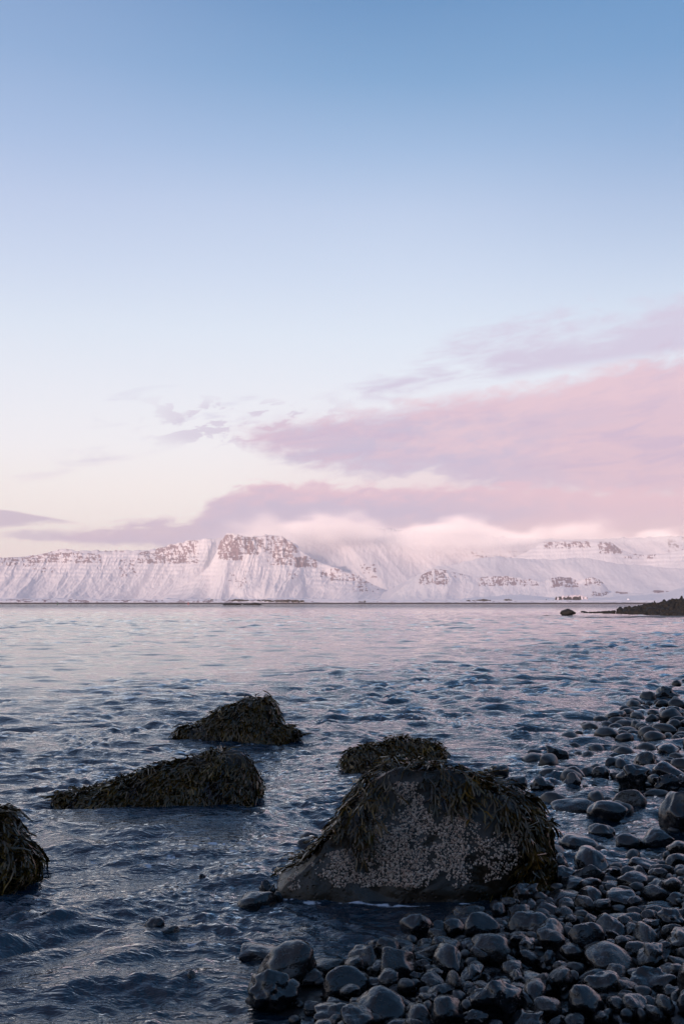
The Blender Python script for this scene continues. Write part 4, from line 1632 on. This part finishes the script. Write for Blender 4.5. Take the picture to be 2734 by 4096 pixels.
def finish_stones():
    vis = []
    for i, st in enumerate(STONE_LIST):
        x, y, z, a, b, c = st[:6]
        u, v_ = to_px(x, y, z)
        rpx = a * F / math.hypot(y, CAMH) / S
        if -rpx < u < 2734 + rpx and v_ < 4096 + rpx and z + c * 0.9 > 0.004:
            j, i2 = int((y - HY0) / HD), int((x - HX0) / HD)
            buried = HM[j, i2] - (z + c)
            if buried < 0.02:
                vis.append((-(rpx * max(0.2, min(1, (z + c) / (2 * c)))), i))
    vis.sort()
    keep = {i for _, i in vis[:300 - len(HEROES)]}
    print('stones', len(STONE_LIST), 'visible', len(vis), 'individual', len(keep))
    rest = []
    sizew = {'round': 'rounded', 'flat': 'flattish', 'lumpy': 'lumpy', 'blocky': 'blunt-cornered'}
    colw = {'slate': 'slate-grey', 'dark': 'black', 'brown': 'brownish'}
    for i, (x, y, z, a, b, c, yaw, kk, vi, mt, tl) in enumerate(STONE_LIST):
        if i in keep:
            u, v_ = to_px(x, y, z)
            if v_ > pile_line(u):
                if v_ > 3900:
                    place = 'packed in the pile along the bottom edge'
                    g = 'filler stones along the bottom edge'
                else:
                    place = 'packed in the upper part of the right-hand pile'
                    g = 'filler stones in the upper pile'
            elif v_ > 3180:
                place = 'awash in the runnel right of the barnacled boulder'
                g = 'small stones in the runnel'
            elif u > 2380:
                place = 'in the distant cluster at the upper right of the beach'
                g = 'stones of the upper right cluster'
            else:
                place = 'scattered in the shallows behind the barnacled boulder'
                g = 'stones scattered behind the boulder'
            lab = f'{colw[mt]} {sizew[kk]} wet stone {place}'
            add_stone((kk, vi), mt, (x, y, z), (a, b, c), (tl[0], tl[1], yaw), lab, g + ', ' + colw[mt] + ' ' + sizew[kk])
        else:
            rest.append(i)
    # everything smaller as one mass of shingle
    V, Fc, off = [], [], 0
    Vi, Fi = ico(2)
    Vh, Fh = ico(3)

    def put(x, y, z, a, b, c, yaw, V0, F0, sd):
        nonlocal off
        P = V0 * (1 + 0.22 * fbm(V0[:, 0] * 0.8 + sd, V0[:, 1] * 0.8, V0[:, 2] * 0.8 + sd, o=2))[:, None] * np.array([a, b, c])
        ca, sa = math.cos(yaw), math.sin(yaw)
        Q = np.stack([P[:, 0] * ca - P[:, 1] * sa + x, P[:, 0] * sa + P[:, 1] * ca + y, P[:, 2] + z], -1)
        V.append(Q)
        Fc.append(F0 + off)
        off += len(V0)
    for i in rest:
        x, y, z, a, b, c, yaw = STONE_LIST[i][:7]
        put(x, y, z, a, b, c, yaw, Vh, Fh, i * 1.7)
    for k in range(2600):
        x, y = samp_pile() if k % 5 < 3 else samp_water()
        if k % 5 < 3:
            x += rng.normal() * 0.15
            y += rng.normal() * 0.15
        a = float(np.exp(rng.normal(math.log(0.017), 0.3))) * (1 if k % 5 < 3 else 1.5)
        z = float(ground_z(np.array([x]), np.array([y]))[0]) + a * rng.uniform(0, 0.8)
        put(x, y, z, a, a * 0.8, a * 0.6, rng.uniform(0, 3.1), Vi, Fi, k * 2.3)
    # the beach carries on beyond the edges of the photograph
    k = 0
    while k < 2400:
        y = rng.uniform(0.9, 16.0)
        x = rng.uniform(-1.2, 7.5)
        u, v_ = to_px(x, y, 0.05)
        if -60 < u < 2800 and v_ < 4160:
            continue
        if y > 6 and rng.random() < 0.5:
            continue
        if float(shore_s(np.array([x]), np.array([y]))[0]) < -0.15:
            continue
        a = float(np.exp(rng.normal(math.log(0.045), 0.35)))
        z = float(ground_z(np.array([x]), np.array([y]))[0]) + a * rng.uniform(0.1, 0.9)
        put(x, y, z, a, a * rng.uniform(0.6, 0.95), a * rng.uniform(0.45, 0.7), rng.uniform(0, 3.1), Vh, Fh, k * 1.3)
        k += 1
    o = mesh('shingle', np.vstack(V), np.vstack(Fc), M_SHINGLE)
    tag(o, 'small dark pebbles filling the gaps between the larger beach stones', 'pebbles', kind='stuff')


def shingle_material():
    m, n, out = material('shingle_basalt')
    tc = n.new('ShaderNodeTexCoord')
    pos = X(n, tc.outputs['Object'])
    base = n.mix(n.ss(0.35, 0.65, n.noise(pos, 9.0, 4)), lin((9, 9, 11)), lin((22, 21, 25)))
    principled(n, out, base, n.noise(pos, 12.0, 3) * 0.3 + 0.18, n.bump(n.noise(pos, 60.0, 5, 0.6) * 0.004, 1.0, 0.8), 0.6)
    return m


M_SHINGLE = shingle_material()
finish_stones()

# ------------------------------------------------------------------ things far off
def far_things():
    m, n, out = material('far_rock')
    tc = n.new('ShaderNodeTexCoord')
    pos = X(n, tc.outputs['Object'])
    principled(n, out, n.mix(n.noise(pos, 2.0, 5), lin((15, 14, 15)), lin((32, 30, 27))), 0.8, n.bump(n.noise(pos, 3.0, 5), 0.1, 0.6))
    mm = m
    # rocky spit at right: individual blocks
    blocks = [
        (2270, 2466, 62, 26, 'dark humped rock alone in the water off the tip of the far right rocky spit', 'lone'),
        (2185, 2468, 36, 5, 'thin reef barely showing left of the lone humped rock', 'reef'),
        (2362, 2469, 20, 5, 'tiny flat rock just right of the lone humped rock', 'reef'),
        (2430, 2471, 50, 5, 'long flat reef between the lone humped rock and the spit', 'reef'),
        (2612, 2464, 62, 30, 'largest near block on the water side of the far right spit', 'lone'),
        (2660, 2466, 44, 12, 'low block right of the largest near block on the far spit', 'lone'),
        (2330, 2451, 26, 5, 'first flat stone at the outermost tip of the far right spit', 'tip'),
    ]
    rg = np.random.default_rng(3)
    top = lambda u: np.interp(u, [2320, 2400, 2470, 2540, 2600, 2660, 2734, 2860], [2452, 2448, 2444, 2436, 2422, 2412, 2398, 2380])
    bot = lambda u: np.interp(u, [2320, 2400, 2470, 2560, 2600, 2734, 2860], [2455, 2457, 2459, 2462, 2466, 2472, 2476])
    u = 2345
    fill = []
    while u < 2800:
        t_, b_ = top(u), bot(u)
        rows = max(1, int(round((b_ - t_) / 11)))
        for r in range(rows):
            hgt = rg.uniform(12, 30) if rows > 1 else max(7, b_ - t_)
            fill.append((u + rg.uniform(-5, 5), b_ - (b_ - t_) * (r + 0.45) / rows, rg.uniform(15, 38) if rows > 1 else 22, hgt))
        u += rg.uniform(9, 14)
    K = 0
    variants = [stone_shape('blocky', 900 + i, 3) for i in range(5)]
    mesh_v = [mesh('spit_rock', P, Fc, mm, link=False, smooth=False) for P, Fc in variants]

    def put(cx, cy, w, h, label, group, deep=0.5):
        nonlocal K
        d = 1.3 / math.tan(math.radians(-azel(cx, min(max(bot(cx), 2452), 2480) if 2320 < cx else cy + h / 2)[1]))
        d = min(max(d, 60), 150) + (bot(cx) - cy) * 0.35 if cx > 2320 else min(d, 150)
        q = on_y(cx, cy, d)
        o = bpy.data.objects.new('spit_rock', mesh_v[K % 5])
        K += 1
        a = w * S / 2 * d / F
        c = h * S / 2 * d / F
        o.location = (float(q[0]), float(q[1]), float(q[2]) + c * 0.15)
        o.scale = (a, a * 0.8, c * 1.3)
        o.rotation_euler = (0, 0, rg.uniform(0, 6.28) if w < 35 else rg.uniform(-0.2, 0.2))
        COL.objects.link(o)
        tag(o, label, 'rock', group)
    for cx, cy, w, h, lab, kind in blocks:
        put(cx, cy - h * 0.4, w, h, lab, 'rocks off the far spit')
    for cx, cy, w, h in fill:
        put(cx, cy, w, h, 'dark rough block heaped in the far right rocky spit', 'blocks heaped in the far right spit')

    # two dark islets in the bay
    for (cx, w, h, lab) in ((930, 78, 8, 'low flat black islet in the bay below the central peak, left one of two'), (1015, 92, 10, 'black islet with a small hump, right one of two below the central peak')):
        d = 1000.0
        q = on_y(cx, 2420, d)
        P, Fc = stone_shape('blocky', 77 + cx, 4)
        P = P.copy()
        if cx == 1015:
            P[:, 2] *= 0.5 + 0.6 * np.exp(-((P[:, 0] - 0.2) / 0.3) ** 2)
        P[:, 2] += 0.15 * fbm(P[:, 0] * 6, P[:, 1] * 3, o=3) * (P[:, 2] > 0)
        o = mesh('islet', P * np.array([w * S / 2 * d / F, 7.0, h * S * d / F * 0.9]), Fc, mm)
        o.location = (float(q[0]), d, 0.2)
        tag(o, lab, 'islet', 'islets in the bay')

    # crags with snow on the low coast
    ms = M_SNOW
    for (x0, x1, yt, lab, k) in ((2222, 2358, 2382, 'dark rock crag with snow on top standing on the far shore at right', 1.0), (2480, 2608, 2404, 'long low snowy outcrop with black faces on the far shore, near the spit', 0.8)):
        d = 3930.0
        cx = (x0 + x1) / 2
        q = on_y(cx, 2415, d)
        a = (x1 - x0) * S / 2 * d / F
        hgt = on_y(cx, yt, d)[2]
        gx = np.linspace(-1, 1, 120)
        gy = np.linspace(-1, 1, 50)
        A, B = np.meshgrid(gx, gy)
        nz = fbm(A * 5 + cx, B * 2, o=5, gain=0.6)
        edge = sstep(1.0, 0.88, np.abs(A + 0.05 * nz)) * sstep(-1.0, -0.55, B + 0.25 * nz) * sstep(1.0, 0.4, B)
        Z = hgt * edge * (0.86 + 0.16 * nz + 0.08 * np.sin(A * 3 + 1))
        rib = ridged(A * 2.6 + cx, B * 0.8 + Z * 0.03, o=5, gain=0.65)
        rock = sstep(0.02, 0.4, edge) * sstep(0.99, 0.8, edge) * sstep(0.30, 0.46, rib) * 0.95
        if k == 1.0:
            rock = np.maximum(rock, (A < -0.62) * (edge > 0.05) * 1.0 * sstep(-0.2, 0.2, nz + 0.25))
        V = np.stack([A * a + q[0], d + 30 + B * 30, Z], -1).reshape(-1, 3)
        o = mesh('sea_crag', V - np.array([q[0], d, 0]), grid_faces(50, 120), ms_dark, attrs={'rock': rock.reshape(-1)})
        o.location = (float(q[0]), d, 0)
        tag(o, lab, 'crag')

    # scrub and rubble on the low bluff at left: clumps of twiggy growth, dark against the snow
    m, n, out = material('winter_scrub')
    tc = n.new('ShaderNodeTexCoord')
    principled(n, out, n.mix(n.noise(X(n, tc.outputs['Object']), 0.05, 4), lin((22, 20, 16)), lin((60, 52, 42))), 0.9)
    V, Fc = [], []
    Vi, Fi = ico(1)
    spans = [(8, 50, 1.0), (92, 118, 1.2), (120, 220, 0.5), (215, 250, 0.8), (250, 300, 0.4), (298, 370, 1.25), (380, 440, 0.5), (455, 535, 0.9), (540, 650, 0.7), (715, 745, 0.5), (822, 865, 1.0), (900, 1000, 1.1), (1015, 1100, 1.0), (1100, 1215, 0.9), (1860, 1900, 0.7), (1905, 1960, 1.2), (2012, 2045, 1.2), (1420, 1470, 0.4)]
    off = 0
    for x0, x1, dens in spans:
        for _ in range(int((x1 - x0) * 2.2 * dens)):
            cx = rg.uniform(x0, x1)
            d = 3950 + rg.uniform(0, 40)
            hh = rg.uniform(1.6, 6.0) * dens
            q = on_y(cx, 2410, d)
            zz = rg.uniform(5, 12) + 4 * dens * math.exp(-((cx - (x0 + x1) / 2) / ((x1 - x0) * 0.4)) ** 2)
            P = Vi * (1 + 0.5 * rg.normal(size=(len(Vi), 1)) * 0.5) * np.array([hh * 1.3, hh, hh * 0.62]) + np.array([q[0], d, zz])
            V.append(P)
            Fc.append(Fi + off)
            off += len(Vi)
    o = mesh('scrub', np.vstack(V), np.vstack(Fc), m, smooth=False)
    tag(o, 'dark winter scrub and rubble on the snowy far shore', 'scrub', kind='stuff')

    # hut with a steep roof
    d = 3940.0
    q = on_y(2183, 2408, d)
    root = empty('hut', (float(q[0]), d, 5.0))
    tag(root, 'tiny dark hut with a steep pointed roof left of the snow-topped crag', 'hut')
    mw, n, out = material('hut_wall')
    principled(n, out, lin((70, 62, 60)), 0.8)
    mr, n, out = material('hut_roof')
    principled(n, out, lin((38, 36, 40)), 0.7)
    x_, y_, z_ = q[0], d, 5.0
    W, D, H = 4.5, 6.0, 6.0
    Vw = [(x_ + sx * W, y_ + sy * D, z_ + h) for h in (0, H) for sx, sy in ((-1, -1), (1, -1), (1, 1), (-1, 1))]
    mesh('wall', Vw, [(0, 1, 5, 4), (1, 2, 6, 5), (2, 3, 7, 6), (3, 0, 4, 7)], mw, root, smooth=False)
    r = 0.8
    Vr = [(x_ - W - r, y_ - D - r, z_ + H - 0.6), (x_ + W + r, y_ - D - r, z_ + H - 0.6), (x_ + W + r, y_ + D + r, z_ + H - 0.6), (x_ - W - r, y_ + D + r, z_ + H - 0.6), (x_, y_ - D - r, z_ + H + 8), (x_, y_ + D + r, z_ + H + 8)]
    mesh('roof', Vr, [(0, 1, 4), (2, 3, 5), (1, 2, 5, 4), (3, 0, 4, 5), (3, 2, 1, 0)], mr, root, smooth=False)
    # white storage tank
    q = on_y(2511, 2402, d)
    md, n, out = material('white_paint')
    principled(n, out, lin((238, 234, 236)), 0.5)
    K2 = 20
    prof = [(5.5, 0), (5.5, 6.5), (4.9, 7.6), (2.6, 8.6), (0.01, 8.9)]
    V = [(rr_ * math.cos(6.2832 * k / K2), rr_ * math.sin(6.2832 * k / K2), z0) for rr_, z0 in prof for k in range(K2)]
    o = mesh('storage_tank', V, grid_faces(len(prof), K2, wrap=True), md)
    o.location = (float(q[0]), d, 13.0)
    tag(o, 'small white domed tank on the snowy shore above the low outcrop', 'tank')
    # two channel markers
    for cx, cy, colr, lab in ((230, 2412, (52, 96, 70), 'tiny green channel buoy off the far left shore'), (753, 2409, (190, 96, 96), 'tiny reddish channel buoy off the far shore left of the two islets')):
        d2 = 1900.0
        q = on_y(cx, cy, d2)
        mb, n, out = material('buoy_paint')
        principled(n, out, lin(colr), 0.6)
        prof = [(1.3, -0.5), (1.6, 0.2), (1.5, 1.0), (0.5, 1.3), (0.4, 3.6), (0.7, 3.8), (0.7, 4.6), (0.05, 5.4)]
        V = [(rr_ * math.cos(6.2832 * k / 12), rr_ * math.sin(6.2832 * k / 12), z0) for rr_, z0 in prof for k in range(12)]
        o = mesh('buoy', V, grid_faces(len(prof), 12, wrap=True), mb)
        o.location = (float(q[0]), d2, 0)
        tag(o, lab, 'buoy')


def crag_mat():
    m, n, out = material('snowy_crag')
    rock = n.attr('rock')
    base = n.mix(n.ss(0.3, 0.7, rock), lin((220, 210, 216)), lin((30, 28, 32)))
    principled(n, out, base, 0.85)
    return m


ms_dark = crag_mat()
far_things()

build_water()
